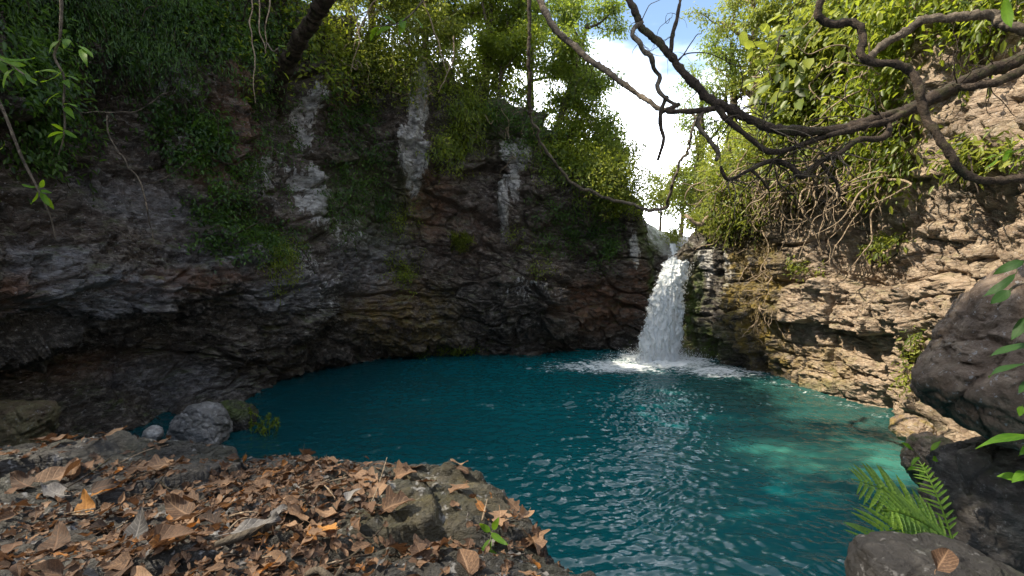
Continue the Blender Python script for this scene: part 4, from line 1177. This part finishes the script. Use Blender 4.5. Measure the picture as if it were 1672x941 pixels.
# hanging roots and vines in front of the sunlit cliff, each its own thing
GRV = 'thin roots dangling over the sunlit right cliff'
rv = np.random.default_rng(88)
VX = pick([(1400, 310, 100, 50), (1300, 310, 90, 36), (1460, 260, 50, 70)], 46)
for k, i in enumerate(VX):
    p = CP_[i] + N0[i] * rv.uniform(.25, .6) + UPZ * rv.uniform(.2, .8)
    L = rv.uniform(.6, 1.9)
    pts = [p]
    d = unit(-UPZ + rv.normal(0, .35, 3))
    for m in range(8):
        d = unit(d * .6 - UPZ * .5 + rv.normal(0, .42, 3) * np.array([1, .5, .5]))
        pts.append(pts[-1] + d * L / 8)
    v, q = tube(smooth_path(pts, .05), [rv.uniform(.012, .026), .006], 6, .2, k)
    o = mesh_obj('hanging_root', v - p, q, None, M['paleroot'])
    o.location = p
    tag(o, 'thin pale root dangling from the creepers over the sunlit right cliff', 'root', GRV)
GLV = 'thin vines hanging from the rim of the left cliff'
for k, (a, b, c, Y) in enumerate([((408, -40), (412, 60), (417, 165), 7.0), ((418, -40), (424, 50), (434, 88), 7.1), ((432, -40), (440, 24), (432, 84), 7.0), ((575, 10), (586, 60), (572, 118), 15), ((690, 0), (716, 70), (728, 120), 16),
                                  ((742, 60), (738, 105), (716, 150), 16), ((612, 0), (590, 40), (576, 80), 15)]):
    o = limb('hanging_vine', [a + (Y,), b + (Y,), c + (Y,)], [.012 * Y / 8, .010 * Y / 8, .005 * Y / 8], M['paleroot'], seed=60 + k, wob=.05, sides=6)
    tag(o, 'pale thin vine hanging loose in front of the left rim', 'vine', GLV)
cr = limb('vine_twig', [(175, 190, 7.0), (178, 230, 7.0), (205, 262, 7.0), (222, 292, 7.0), (238, 330, 7.0), (246, 366, 7.0), (250, 392, 7.0)], [.010, .012, .010, .006], M['limb'], seed=71, wob=.05, sides=6)
tag(cr, 'thin wandering grey stem trailing down the dark left cliff', 'twig')
o = limb('vine_twig', [(130, 185, 7.2), (210, 180, 7.2), (260, 160, 7.2), (275, 155, 7.2)], [.008, .006], M['limb'], seed=72, wob=.05, sides=6)
tag(o, 'thin level twig sticking out of the dark creepers at the upper left', 'twig')
o = limb('vine_twig', [(232, 300, 7.4), (270, 290, 7.4), (310, 262, 7.4)], [.008, .005], M['limb'], seed=73, wob=.05, sides=6)
tag(o, 'thin twig slanting up across the grey streaked rock of the left cliff', 'twig')

# ------------------------------------------------------------------ single leaves with a real blade
def blade(L, Wd, prof='oval', curl=.15, cup=.2, wave=.05, seed=0, nl=12, nw=7, stalk=.25, lobes=0):
    r = np.random.default_rng(seed)
    s = np.linspace(0, 1, nl)
    if prof == 'oval': w = np.sin(np.pi * s ** .8) ** .8 * (1 - .25 * s)
    elif prof == 'broad': w = np.sin(np.pi * s ** .62) ** .6 * (1 - .35 * s)
    else: w = np.sin(np.pi * s ** .9) ** 1.0
    if lobes:
        w = w * (1 + .38 * np.cos(s * lobes * 2 * np.pi))
    w = np.maximum(w, .015) * Wd / 2
    t = np.linspace(-1, 1, nw)
    S, T = np.meshgrid(s, t, indexing='ij')
    X = T * w[:, None]
    Yc = S * L
    a, b, c = r.uniform(0, 6.28, 3)
    Z = curl * L * (S - .5) ** 2 * r.choice([1, -1, 1]) + cup * np.abs(T) ** 1.4 * w[:, None] + wave * L * np.sin(S * 9 + a + T * 1.5) * np.abs(T) + wave * .7 * L * np.sin(S * 5 + b) * T
    # crumple with a roll along the midrib
    roll = r.uniform(-.5, .9) * cup * 2
    Z = Z + roll * T * w[:, None] * (S - .3)
    v = np.stack([X, Yc, Z], -1).reshape(-1, 3)
    q = grid_quads(nl, nw)
    rib = np.abs(T).ravel(); along = S.ravel()
    if stalk:
        pz = Z[0, nw // 2]
        pts = np.array([[0, 0, pz], [0, -.4 * stalk * L, pz + .02 * L], [.03 * L, -stalk * L, pz + .07 * L]])
        sv, sq = tube(smooth_path(pts, .012), [.011 * L, .008 * L], 4)
        q = np.concatenate([q, sq + len(v)]); v = np.concatenate([v, sv])
        rib = np.concatenate([rib, np.zeros(len(sv))]); along = np.concatenate([along, np.zeros(len(sv))])
    return v, q, {'rib': rib, 'along': along}
def dry_mat(name, a, b, c):
    N = Nodes(name)
    v = N.coord()
    oi = N.n('ObjectInfo').outputs['Random']
    k = N.math('ADD', N.noise(v, 22, 5, .65), N.math('MULTIPLY', N.math('SUBTRACT', oi, .5), .5))
    col = N.ramp(k, (.28, a), (.52, b), (.8, c))
    rib = N.attr('rib'); al = N.attr('along')
    vein = N.math('SINE', N.math('MULTIPLY', N.math('SUBTRACT', al, N.math('MULTIPLY', rib, .22)), 46))
    vein = N.ramp(vein, (.72, 0.0), (1.0, 1.0))
    mid = N.ramp(rib, (.0, 1.0), (.13, 0.0))
    vv_ = N.math('MAXIMUM', N.math('MULTIPLY', vein, .55), mid)
    col = N.mix(N.math('MULTIPLY', vv_, .45), col, tuple(min(x * 1.5, 1) for x in c))
    col = N.mix(N.ramp(N.noise(v, 60, 3, .6), (.60, 0), (.68, .7)), col, tuple(x * .35 for x in a))
    p = N.principled(col, .6, .35, N.bump(N.math('ADD', vv_, N.noise(v, 70, 4)), .5, .004))
    t = N.n('BsdfTranslucent'); N.put(t.inputs['Color'], N.mix(1.0, col, (1.2, 1.0, .8), 'MULTIPLY'))
    return N.done(N.mixsh(.22, p, t.outputs[0]))
DRY = [dry_mat('dry_tan_leaf', (.062, .033, .018), (.15, .085, .047), (.27, .17, .10)), dry_mat('dry_orange_leaf', (.13, .055, .015), (.29, .12, .028), (.42, .20, .05)),
       dry_mat('dry_brown_leaf', (.034, .019, .012), (.08, .044, .025), (.15, .085, .05)), dry_mat('dry_grey_leaf', (.06, .057, .055), (.13, .122, .118), (.24, .228, .215))]
def green_mat(name, a, b, tr, rough=.55):
    N = Nodes(name)
    col = N.mix(N.ramp(N.noise(N.coord(), 8, 4), (.35, 0), (.65, 1)), a, b)
    mid = N.ramp(N.attr('rib'), (.0, .5), (.1, 0.0))
    vein = N.ramp(N.math('SINE', N.math('MULTIPLY', N.math('SUBTRACT', N.attr('along'), N.math('MULTIPLY', N.attr('rib'), .22)), 44)), (.8, 0.0), (1.0, .35))
    col = N.mix(N.math('MAXIMUM', mid, vein), col, tuple(min(1, x * 2.0) for x in b))
    p = N.principled(col, rough, .2)
    t = N.n('BsdfTranslucent'); N.put(t.inputs['Color'], tr + (1,))
    return N.done(N.mixsh(.45, p, t.outputs[0]))
M['fresh'] = green_mat('fresh_green_leaf', (.030, .085, .007), (.080, .165, .012), (.36, .55, .02))
M['darker'] = green_mat('deep_green_leaf', (.015, .045, .012), (.03, .075, .018), (.10, .2, .02))

KINDS = []
for s in range(16):
    prof = ['oval', 'broad', 'slim', 'broad'][s % 4]
    L = 1.0
    v, q, at_ = blade(L, [.46, .68, .30, .80][s % 4], prof, [.25, .4, .6, .15][(s // 4 + s) % 4], [.2, .4, .7, .3][s // 4], [.05, .09, .04, .07][s // 4], 500 + s, lobes=3 if s % 8 == 3 else 0)
    KINDS.append((v, q, at_))
LEAFME = {}
def leaf_obj(kind, mat, loc, up, yaw, size, label, group, name='fallen_leaf', tilt=0.0):
    key = (kind, mat)
    if key not in LEAFME:
        v, q, a_ = KINDS[kind]
        o = mesh_obj(name, v - np.array([0, .5, 0]), q, None, DRY[mat], None, True, a_)
        LEAFME[key] = o.data
    else:
        o = bpy.data.objects.new(name, LEAFME[key]); COL.objects.link(o)
    up = Vector(unit(up))
    qz = up.to_track_quat('Z', 'Y')
    from mathutils import Quaternion
    o.rotation_mode = 'QUATERNION'
    o.rotation_quaternion = qz @ Quaternion((0, 0, 1), yaw) @ Quaternion((1, 0, 0), tilt)
    o.scale = (size,) * 3
    o.location = loc
    return tag(o, label, 'leaf', group)
def ledge_nrm(x, y, e=.03):
    return unit(np.stack([ledge_h(x - e, y) - ledge_h(x + e, y), ledge_h(x, y - e) - ledge_h(x, y + e), np.full(np.shape(x), 2 * e)], -1))
def spots(n, seed, dens):
    """Random ledge points whose picture position passes a density test."""
    r = np.random.default_rng(seed)
    out = []
    while sum(map(len, out)) < n:
        x = r.uniform(-2.3, .45, 4000); y = r.uniform(.95, 2.25, 4000)
        z = ledge_h(x, y)
        a, b = pix(np.stack([x, y, z], 1))
        sd = poly_sd(x, y)
        ok = (sd < -.015) & (r.random(4000) < dens(a, b)) & (b < 960) & (a > -40)
        out.append(np.stack([x, y, z], 1)[ok])
    return np.concatenate(out)[:n]
def litter_density(a, b):
    g = lambda cx, cy, rx, ry: np.exp(-(((a - cx) / rx) ** 2 + ((b - cy) / ry) ** 2))
    d = .9 * g(330, 850, 240, 70) + .8 * g(470, 790, 120, 40) + .9 * g(250, 935, 480, 40) + .5 * g(90, 760, 110, 16) + .4 * g(80, 720, 160, 8) + .7 * g(840, 870, 60, 40) + .35 * g(620, 850, 90, 70) + .5 * g(240, 775, 60, 20)
    d += .5 * g(30, 850, 80, 30) + .5 * g(520, 760, 60, 12) + .05
    d *= 1 - .8 * g(690, 830, 70, 60) * (b < 920) - .6 * g(110, 800, 110, 25) - .6 * g(330, 745, 110, 18)
    return np.clip(d, 0, 1)
# the bed of broken leaves nobody could count
bed = spots(2200, 91, lambda a, b: litter_density(a, b) ** 1.6)
rb = np.random.default_rng(92)
bv, bq, btint, n0 = [], [], [], 0
bn = ledge_nrm(bed[:, 0], bed[:, 1])
ra, ral = [], []
for i, p in enumerate(bed):
    v, q, a_ = KINDS[rb.integers(len(KINDS))]
    s = rb.uniform(.014, .042)
    zax = unit(bn[i] + rb.normal(0, .32, 3)); yax = unit(np.cross(zax, rb.normal(0, 1, 3))); xax = np.cross(yax, zax)
    w = (v - np.array([0, .5, 0])) * s
    bv.append(p + zax * 0 + bn[i] * rb.uniform(.002, .018) + w[:, :1] * xax + w[:, 1:2] * yax + w[:, 2:] * zax)
    bq.append(q + n0); n0 += len(v); ra.append(a_['rib']); ral.append(a_['along'])
litter = mesh_obj('leaf_litter', np.concatenate(bv), np.concatenate(bq), None, DRY[2], None, True, {'rib': np.concatenate(ra), 'along': np.concatenate(ral)})
nf = [len(q) for q in bq]
for m in (DRY[0], DRY[3], DRY[1]):
    litter.data.materials.append(m)
litter.data.polygons.foreach_set('material_index', np.repeat(rb.choice([0, 1, 2, 3], len(nf), p=[.46, .42, .07, .05]), nf).astype(np.int32))
litter.data.update()
tag(litter, 'bed of broken brown leaf fragments covering the near ledge', 'leaf litter', None, 'stuff')
# whole leaves
GLF = 'dead leaves strewn over the near ledge'
sp = spots(210, 93, lambda a, b: litter_density(a, b) ** 1.2)
sn = ledge_nrm(sp[:, 0], sp[:, 1], .05)
LBL = ['curled tan dead leaf lying in the litter on the near ledge', 'orange brown dead leaf lying in the litter on the near ledge', 'dark brown crumpled dead leaf lying in the litter on the near ledge', 'faded grey dead leaf lying in the litter on the near ledge']
for i, p in enumerate(sp):
    m = int(rb.choice([0, 1, 2, 3], p=[.58, .07, .28, .07]))
    leaf_obj(int(rb.integers(16)), m, p + sn[i] * rb.uniform(.010, .028), sn[i] + rb.normal(0, .10, 3), rb.uniform(0, 6.28), rb.uniform(.04, .085), LBL[m], GLF, tilt=rb.normal(0, .15))
def hero(px, py, kind, mat, size, yaw, label, lift=.015, tilt=0.0, lean=(0, 0, 1)):
    z = TOPZ
    for _ in range(4):
        x, y = on_z(px, py, z)
        z = float(ledge_h(np.array([x]), np.array([y]))[0])
    leaf_obj(kind, mat, (x, y, z + lift), np.array(lean) + .5 * ledge_nrm(np.array([x]), np.array([y]), .06)[0], yaw, size, label, 'large dead leaves on the near ledge', tilt=tilt)
V_ = (0, -.35, 1)
hero(94, 898, 1, 2, .105, .6, 'broad flat reddish brown leaf lying alone at the lower left of the ledge', .03, .1, (0, -.5, 1))
hero(140, 820, 1, 1, .085, .3, 'orange yellow leaf standing half upright against a dark slab', .03, .5, (0, -.9, .8))
hero(88, 811, 4, 3, .12, 1.3, 'bluish grey curled leaf on the bare dark slab', .015, .1, V_)
hero(176, 729, 0, 0, .16, -1.0, 'large pale tan oval leaf with a clear midrib near the ledge rim', .03, .25, (0, -.6, 1))
hero(100, 757, 5, 0, .15, -1.1, 'curled golden tan leaf cluster on the upper left slab', .03, .3, (.2, -.6, 1))
hero(120, 772, 9, 0, .10, .4, 'small tan leaf under the curled golden leaf on the upper left slab', .02, .2, (0, -.5, 1))
hero(242, 776, 3, 0, .11, 2.2, 'broad tan lobed leaf with raised edge in the middle of the ledge', .03, .3, (0, -.6, 1))
hero(507, 893, 1, 1, .055, .2, 'bright golden ochre leaf in the front of the ledge', .03, .3, (0, -.9, 1))
hero(420, 903, 4, 3, .125, -1.2, 'large grey leaf with a straight midrib at the front of the ledge', .03, .15, (0, -.7, 1))
hero(650, 866, 11, 0, .10, -1.3, 'tan pointed lobed leaf on the mossy rock at the ledge front', .02, .15, (0, -.6, 1))
hero(594, 790, 3, 0, .095, 1.4, 'pinkish tan lobed leaf on the mossy rim of the ledge', .02, .15, (0, -.6, 1))
hero(661, 790, 11, 0, .085, -1.5, 'tan lobed leaf right of its twin on the mossy rim of the ledge', .02, .15, (0, -.6, 1))
hero(615, 814, 1, 0, .075, 2.9, 'small tan leaf speared by a straw on the mossy rim', .02, .35, (0, -.8, 1))
hero(290, 850, 5, 0, .10, 1.1, 'rolled rust tan leaf in the middle of the litter', .03, .3, (0, -.6, 1))
hero(228, 884, 1, 3, .09, .1, 'speckled grey tan leaf with dark holes at the front left', .03, .4, (0, -.9, 1))
hero(285, 903, 9, 2, .10, -1.4, 'wide rust brown leaf folded over at the front of the ledge', .03, .2, (0, -.7, 1))
hero(480, 744, 13, 0, .10, -1.2, 'crumpled tan leaf on the rim above the pool', .03, .4, (.2, -.6, 1))
hero(515, 752, 5, 0, .085, 1.7, 'smooth brown oval leaf at the rim above the pool', .02, .3, (0, -.7, 1))
hero(836, 832, 3, 0, .06, .5, 'small tan curled leaf at the rim beside the green seedling', .02, .3, (0, -.7, 1))
hero(855, 850, 9, 0, .07, 2.0, 'tan shell shaped leaf at the rim above the water', .02, .3, (0, -.7, 1))
hero(872, 888, 11, 0, .10, 2.6, 'long torn brown leaf hanging down the rim at the right', .02, .5, (.4, -.7, 1))
hero(685, 915, 3, 2, .07, .5, 'crumpled grey brown leaf at the front under the dark rock', .02, .3, (0, -.7, 1))
hero(445, 785, 1, 1, .07, -1.2, 'yellow tan leaf lying bright on the far litter', .02, .2, (0, -.7, 1))
hero(35, 800, 5, 2, .10, 1.2, 'brown leaf on the slab at the left picture edge', .02, .2, (0, -.6, 1))
# dead leaf on the low rock in the near right corner
leaf_obj(9, 0, at(1540, 912, 1.86), (0.1, -.5, 1), -1.1, .13, 'lobed brown dead leaf on the low flat rock in the near right corner', None, tilt=.1)
# twigs and sticks on the ledge
def ledge_stick(name, label, pts, rad, mat, lift=.012, cat='twig', group=None, seed=0):
    P = []
    for px, py, dz in pts:
        z = TOPZ
        for _ in range(4):
            x, y = on_z(px, py, z)
            z = float(ledge_h(np.array([x]), np.array([y]))[0]) + lift + dz
        P.append([x, y, z])
    pa = smooth_path(P, .012)
    v, q = tube(pa, rad, 8, .3, seed)
    o = mesh_obj(name, v - np.array(P[0]), q, None, mat)
    o.location = P[0]
    return tag(o, label, cat, group)
ledge_stick('driftwood', 'weathered grey driftwood piece at the front of the ledge', [(352, 905, .0), (380, 893, .01), (415, 870, .012), (448, 856, .008)], [.008, .011, .014, .008], M['limb'], .016, 'driftwood')
ledge_stick('twig', 'curved grey dead twig at the bottom edge of the ledge', [(500, 915, 0), (520, 935, .01), (545, 940, .01), (560, 925, .02)], [.007, .009, .007], M['limb'], .02)
ledge_stick('straw', 'long straw standing up from a leaf on the mossy rim', [(604, 826, 0), (617, 795, .01), (632, 748, .03)], [.0025, .0022, .0015], M['paleroot'], .02)
ledge_stick('straw', 'short straw standing by the rim leaves near the green seedling', [(787, 850, 0), (796, 812, .03)], [.003, .002], M['paleroot'], .015)
rs = np.random.default_rng(95)
for k in range(34):
    x0 = rs.uniform(60, 620); y0 = rs.uniform(755, 925)
    dx = rs.uniform(30, 80) * rs.choice([1, -1]); dy = -dx * rs.uniform(.1, .5)
    z0, z1 = rs.uniform(0, .012, 2)
    if any(poly_sd(np.array([q_[0]]), np.array([q_[1]]))[0] > -.06 for q_ in (on_z(x0, y0, TOPZ), on_z(x0 + dx, y0 + dy, TOPZ))):
        continue
    ledge_stick('twig', 'thin dry twig lying among the dead leaves on the near ledge', [(x0, y0, z0), (x0 + dx * .5, y0 + dy * .5 + rs.normal(0, 4), .012), (x0 + dx, y0 + dy, z1)], [.003, .0024, .0016], M['paleroot'] if k % 2 else M['bark'], .008, 'twig', 'dry twigs on the near ledge', k)

# ------------------------------------------------------------------ leafy sprigs, ferns and seedlings near the camera
def put_leaf(parent, p, tip, nrm_, L, Wd, mat, seed, name='leaf', curl=-.35, stalk=.12):
    v, q, a_ = blade(L, Wd, 'oval', curl, .12, .02, seed, 10, 5, stalk)
    tip = unit(tip); side_ = unit(np.cross(tip, nrm_)); up = np.cross(side_, tip)
    w = np.array(p) - np.array(parent.location) + v[:, :1] * side_ + v[:, 1:2] * tip + v[:, 2:] * up
    return mesh_obj(name, w, q, None, M[mat], parent, True, a_)
def sprig(label, pts, rad, leafset, mat='fresh', barkm='limb', seed=0):
    root = tag(empty('leafy_twig', at(*pts[0])), label, 'twig')
    limb('stem', pts, rad, M[barkm], root, 6, .01, seed, .2, .02)
    r = np.random.default_rng(seed)
    for (x, y, Y, dx, dy, L, wd) in leafset:
        p = at(x, y, Y)
        put_leaf(root, p, np.array([dx, r.normal(0, .35) - .15, -dy]), unit(UPZ + r.normal(0, .35, 3) + np.array([0, -.5, 0])), L, wd, mat, int(r.integers(1e6)))
    return root
Ys = 2.6
sprig('backlit leafy twig hanging in the upper left corner', [(98, -30, Ys), (101, 20, Ys), (98, 60, Ys), (90, 90, Ys), (104, 125, Ys), (102, 170, Ys), (104, 215, Ys), (94, 252, Ys)], [.008, .006, .005, .003],
      [(98, 62, Ys, -.3, .9, .10, .035), (112, 62, Ys, .25, .95, .09, .035), (128, 72, Ys, .8, .6, .11, .032), (132, 76, Ys, .5, .9, .13, .036), (104, 118, Ys, -.95, -.1, .16, .045), (104, 120, Ys, -.7, .45, .11, .04),
       (106, 122, Ys, .8, .3, .08, .034), (104, 128, Ys, .7, .6, .10, .034), (95, 150, Ys, -.5, .85, .09, .038), (102, 168, Ys, .9, .2, .10, .03), (104, 172, Ys, .6, .6, .10, .034), (104, 214, Ys, -.9, .3, .085, .034),
       (104, 216, Ys, -.5, .9, .075, .03), (105, 214, Ys, .8, .5, .07, .028), (103, 212, Ys, -.2, -.3, .06, .026)], seed=401)
sprig('long leaf bunch reaching in from the left picture edge', [(-60, 70, 2.4), (-10, 92, 2.4), (20, 108, 2.4), (45, 125, 2.4)], [.007, .005, .003],
      [(-5, 95, 2.4, .9, .3, .16, .036), (15, 104, 2.4, .8, .6, .14, .038), (20, 108, 2.4, -.1, .95, .12, .05), (40, 120, 2.4, .8, .7, .12, .036), (30, 115, 2.4, .5, .9, .09, .04), (10, 100, 2.4, .9, -.2, .11, .03), (-8, 92, 2.4, .5, .9, .12, .036)], seed=402)
sprig('bare looking twig with a leaf tuft near its tip at the left picture edge', [(-30, 120, 2.5), (2, 175, 2.5), (22, 225, 2.5), (42, 270, 2.5), (64, 310, 2.5), (80, 350, 2.5), (90, 392, 2.5)], [.008, .007, .006, .004, .003],
      [(64, 308, 2.5, -.95, -.15, .09, .03), (66, 312, 2.5, -.6, .75, .085, .034), (68, 312, 2.5, .8, .2, .075, .03), (68, 316, 2.5, .6, .8, .085, .03), (70, 318, 2.5, .3, .95, .08, .03), (66, 306, 2.5, .5, -.4, .06, .026), (10, 238, 2.5, -.9, .4, .10, .03)], seed=403)
sprig('small yellow green twig dangling beyond the pale vines on the left', [(436, 70, 7.0), (446, 84, 7.0), (454, 78, 7.0)], [.012, .008], [(438, 84, 7.0, -.5, .8, .12, .05), (446, 86, 7, .3, .9, .12, .05), (455, 76, 7, .9, -.2, .14, .05), (460, 78, 7, .8, .4, .1, .04)], seed=404)
sprig('bright big leaved twig lit from behind over the brow', [(700, -10, 11), (670, 25, 11), (645, 40, 11), (610, 44, 11)], [.02, .014, .008],
      [(640, 40, 11, -.8, .5, .40, .16), (655, 32, 11, .3, .9, .38, .16), (660, 28, 11, -.2, .9, .42, .17), (625, 42, 11, -.9, .1, .36, .14), (615, 44, 11, -.6, .7, .34, .14), (672, 24, 11, .6, .6, .36, .15), (648, 38, 11, -.7, -.4, .34, .13)], seed=405)
sprig('dark glossy leaf spray in front of the huge boulder at the right edge', [(1740, 430, 2.3), (1690, 455, 2.3), (1655, 470, 2.3), (1630, 500, 2.3)], [.008, .006, .004],
      [(1672, 425, 2.3, -.7, .5, .12, .05), (1660, 450, 2.3, -.7, .8, .15, .05), (1648, 475, 2.3, -.75, .6, .10, .05), (1690, 560, 2.3, -.95, .4, .17, .075), (1680, 590, 2.3, -.9, .35, .18, .08), (1676, 520, 2.3, -.5, .85, .12, .05), (1690, 620, 2.3, -.9, .4, .12, .05)], 'darker', seed=406)
sprig('pair of mid green leaves low at the right picture edge', [(1740, 690, 2.2), (1700, 705, 2.2), (1672, 712, 2.2)], [.006, .004], [(1690, 706, 2.2, -.95, .2, .26, .06), (1680, 770, 2.2, -.9, .35, .10, .05), (1690, 720, 2.2, -.7, .7, .1, .04), (1676, 782, 2.2, -.95, 0, .10, .05), (1668, 664, 2.2, -.4, .6, .05, .03)], 'fresh', seed=407)
sprig('sunlit leaves sprouting across the rock at the right edge above the boulder', [(1740, 250, 5.5), (1690, 240, 5.5), (1640, 250, 5.5)], [.012, .008, .005],
      [(1660, 245, 5.5, -.9, .2, .22, .07), (1650, 250, 5.5, -.8, .6, .22, .07), (1672, 232, 5.5, -.6, -.5, .2, .06), (1640, 250, 5.5, -.95, .3, .2, .06), (1668, 255, 5.5, -.3, .9, .2, .07), (1630, 262, 5.5, -.8, .6, .16, .05)], seed=408)
sprig('hanging long leaf at the top right corner', [(1660, -60, 3.5), (1645, -20, 3.5), (1640, 10, 3.5)], [.008, .005], [(1640, 0, 3.5, -.15, .95, .26, .07), (1650, -20, 3.5, .6, .8, .2, .06), (1648, -10, 3.5, .9, .4, .2, .06)], seed=409)
sd_ = sprig('green seedling growing through the dead leaves on the ledge', [(795, 918, 1.33), (792, 900, 1.34), (800, 884, 1.36), (803, 868, 1.4)], [.003, .0025, .002],
      [(800, 880, 1.36, -.3, .8, .075, .03), (802, 872, 1.38, .8, .25, .06, .022), (792, 896, 1.34, .7, .6, .085, .034), (790, 905, 1.33, -.8, .4, .06, .026), (776, 915, 1.30, -.9, .35, .075, .03), (800, 868, 1.4, -.5, -.4, .04, .02), (804, 866, 1.4, .3, -.6, .04, .02), (786, 918, 1.3, .6, .7, .07, .03)], seed=410)

def fern(label, base, tips, seed, mat='fresh'):
    root = tag(empty('fern', at(*base)), label, 'fern')
    r = np.random.default_rng(seed)
    for (tx, ty, tY, arch, wid) in tips:
        a, b = at(*base), at(tx, ty, tY)
        s = np.linspace(0, 1, 40)
        path = a + (b - a) * s[:, None] + UPZ * (arch * 4 * s * (1 - s))[:, None]
        A = Acc()
        v, q = tube(path, [.006, .002], 5)
        A.add(v, q)
        L = np.linalg.norm(b - a)
        tg = unit(np.gradient(path, axis=0))
        n = 14
        for k in range(n):
            f = .12 + .86 * k / n
            i = int(f * 39)
            ln = wid * math.sin(math.pi * min(1, f * .82 + .12)) ** .8 * L
            for sg in (-1, 1):
                sd2 = unit(np.cross(tg[i], unit(UPZ + np.array([0, -.9, 0])))) * sg
                d = unit(sd2 * .9 + tg[i] * .55 - UPZ * .12 + r.normal(0, .05, 3))
                lv, lq, lt = leaves(path[i][None], d[None], unit(UPZ + np.array([0, -.7, 0]))[None], ln, .17, .12, .02)
                A.add(lv, lq, lt)
                m = 9                                     # saw-edged pinna made of small lobes
                u = np.linspace(.05, 1, m)
                pos = path[i] + d * (u * ln)[:, None] - UPZ * (.12 * u ** 2 * ln)[:, None]
                for sg2 in (-1, 1):
                    lv, lq, lt = leaves(pos, unit(np.cross(d, UPZ + np.array([0, -.6, 0]))) * sg2 * .8 + d * .8, np.tile(UPZ + np.array([0, -.7, 0]), (m, 1)), ln * .13 * (1.15 - u), .8, .02, .05)
                    A.add(lv, lq, lt)
        A.build('frond', M['fernleaf'], root)
    return root
M['fernleaf'] = leaf_mat('fern_leaf', (.045, .10, .016), (.09, .165, .022), (.16, .24, .035), (.36, .48, .05), .42)
fern('bright green fern with toothed fronds arching over the pool beside the dark pillar', (1560, 900, 2.75), [(1390, 782, 2.75, .07, .28), (1394, 890, 2.5, .10, .26), (1440, 832, 2.35, .05, .2), (1500, 752, 3.0, .05, .2)], 421)
sprig('small leafy plant on the sunlit rock below the huge boulder', [(1535, 800, 4.6), (1520, 770, 4.6), (1500, 745, 4.6), (1488, 730, 4.6)], [.008, .005],
      [(1500, 745, 4.6, -.8, .5, .14, .05), (1492, 735, 4.6, -.7, -.5, .12, .05), (1512, 760, 4.6, -.8, .6, .15, .06), (1520, 735, 4.6, .5, -.6, .12, .05), (1525, 750, 4.6, .8, .2, .16, .06), (1496, 762, 4.6, -.9, .2, .1, .04)], seed=411)
sprig('yellowish new leaves curling at the foot of the fern', [(1520, 900, 2.8), (1512, 870, 2.8), (1508, 850, 2.8)], [.004, .003], [(1510, 862, 2.8, -.3, .8, .1, .06), (1512, 856, 2.8, .6, .4, .09, .05), (1500, 880, 2.8, -.5, .6, .09, .05), (1490, 885, 2.8, -.8, .2, .07, .03)], seed=412)
# scraggy weed standing in the shallows
wd = tag(empty('water_weed', at(400, 700, 9.6)), 'scraggy pale weed sticking out of the dark shallows beside the mossy rock', 'weed')
rw = np.random.default_rng(431)
A = Acc()
for k in range(16):
    p0 = at(rw.uniform(405, 450), 694, 9.6 + rw.uniform(-.3, .3)); p0[2] = -.03
    e = p0 + np.array([rw.normal(.1, .25), rw.normal(0, .15), rw.uniform(.12, .45)])
    pa = smooth_path([p0, (p0 + e) / 2 + rw.normal(0, .04, 3), e], .04)
    v, q = tube(pa, [.008, .004], 4); A.add(v, q)
    m = 26
    ss = rw.integers(len(pa) // 3, len(pa), m)
    v, q, t = leaves(pa[ss], rw.normal(0, 1, (m, 3)), UPZ + rw.normal(0, .5, (m, 3)), .05, .5); A.add(v, q, t)
A.build('foliage', M['shrub'], wd)
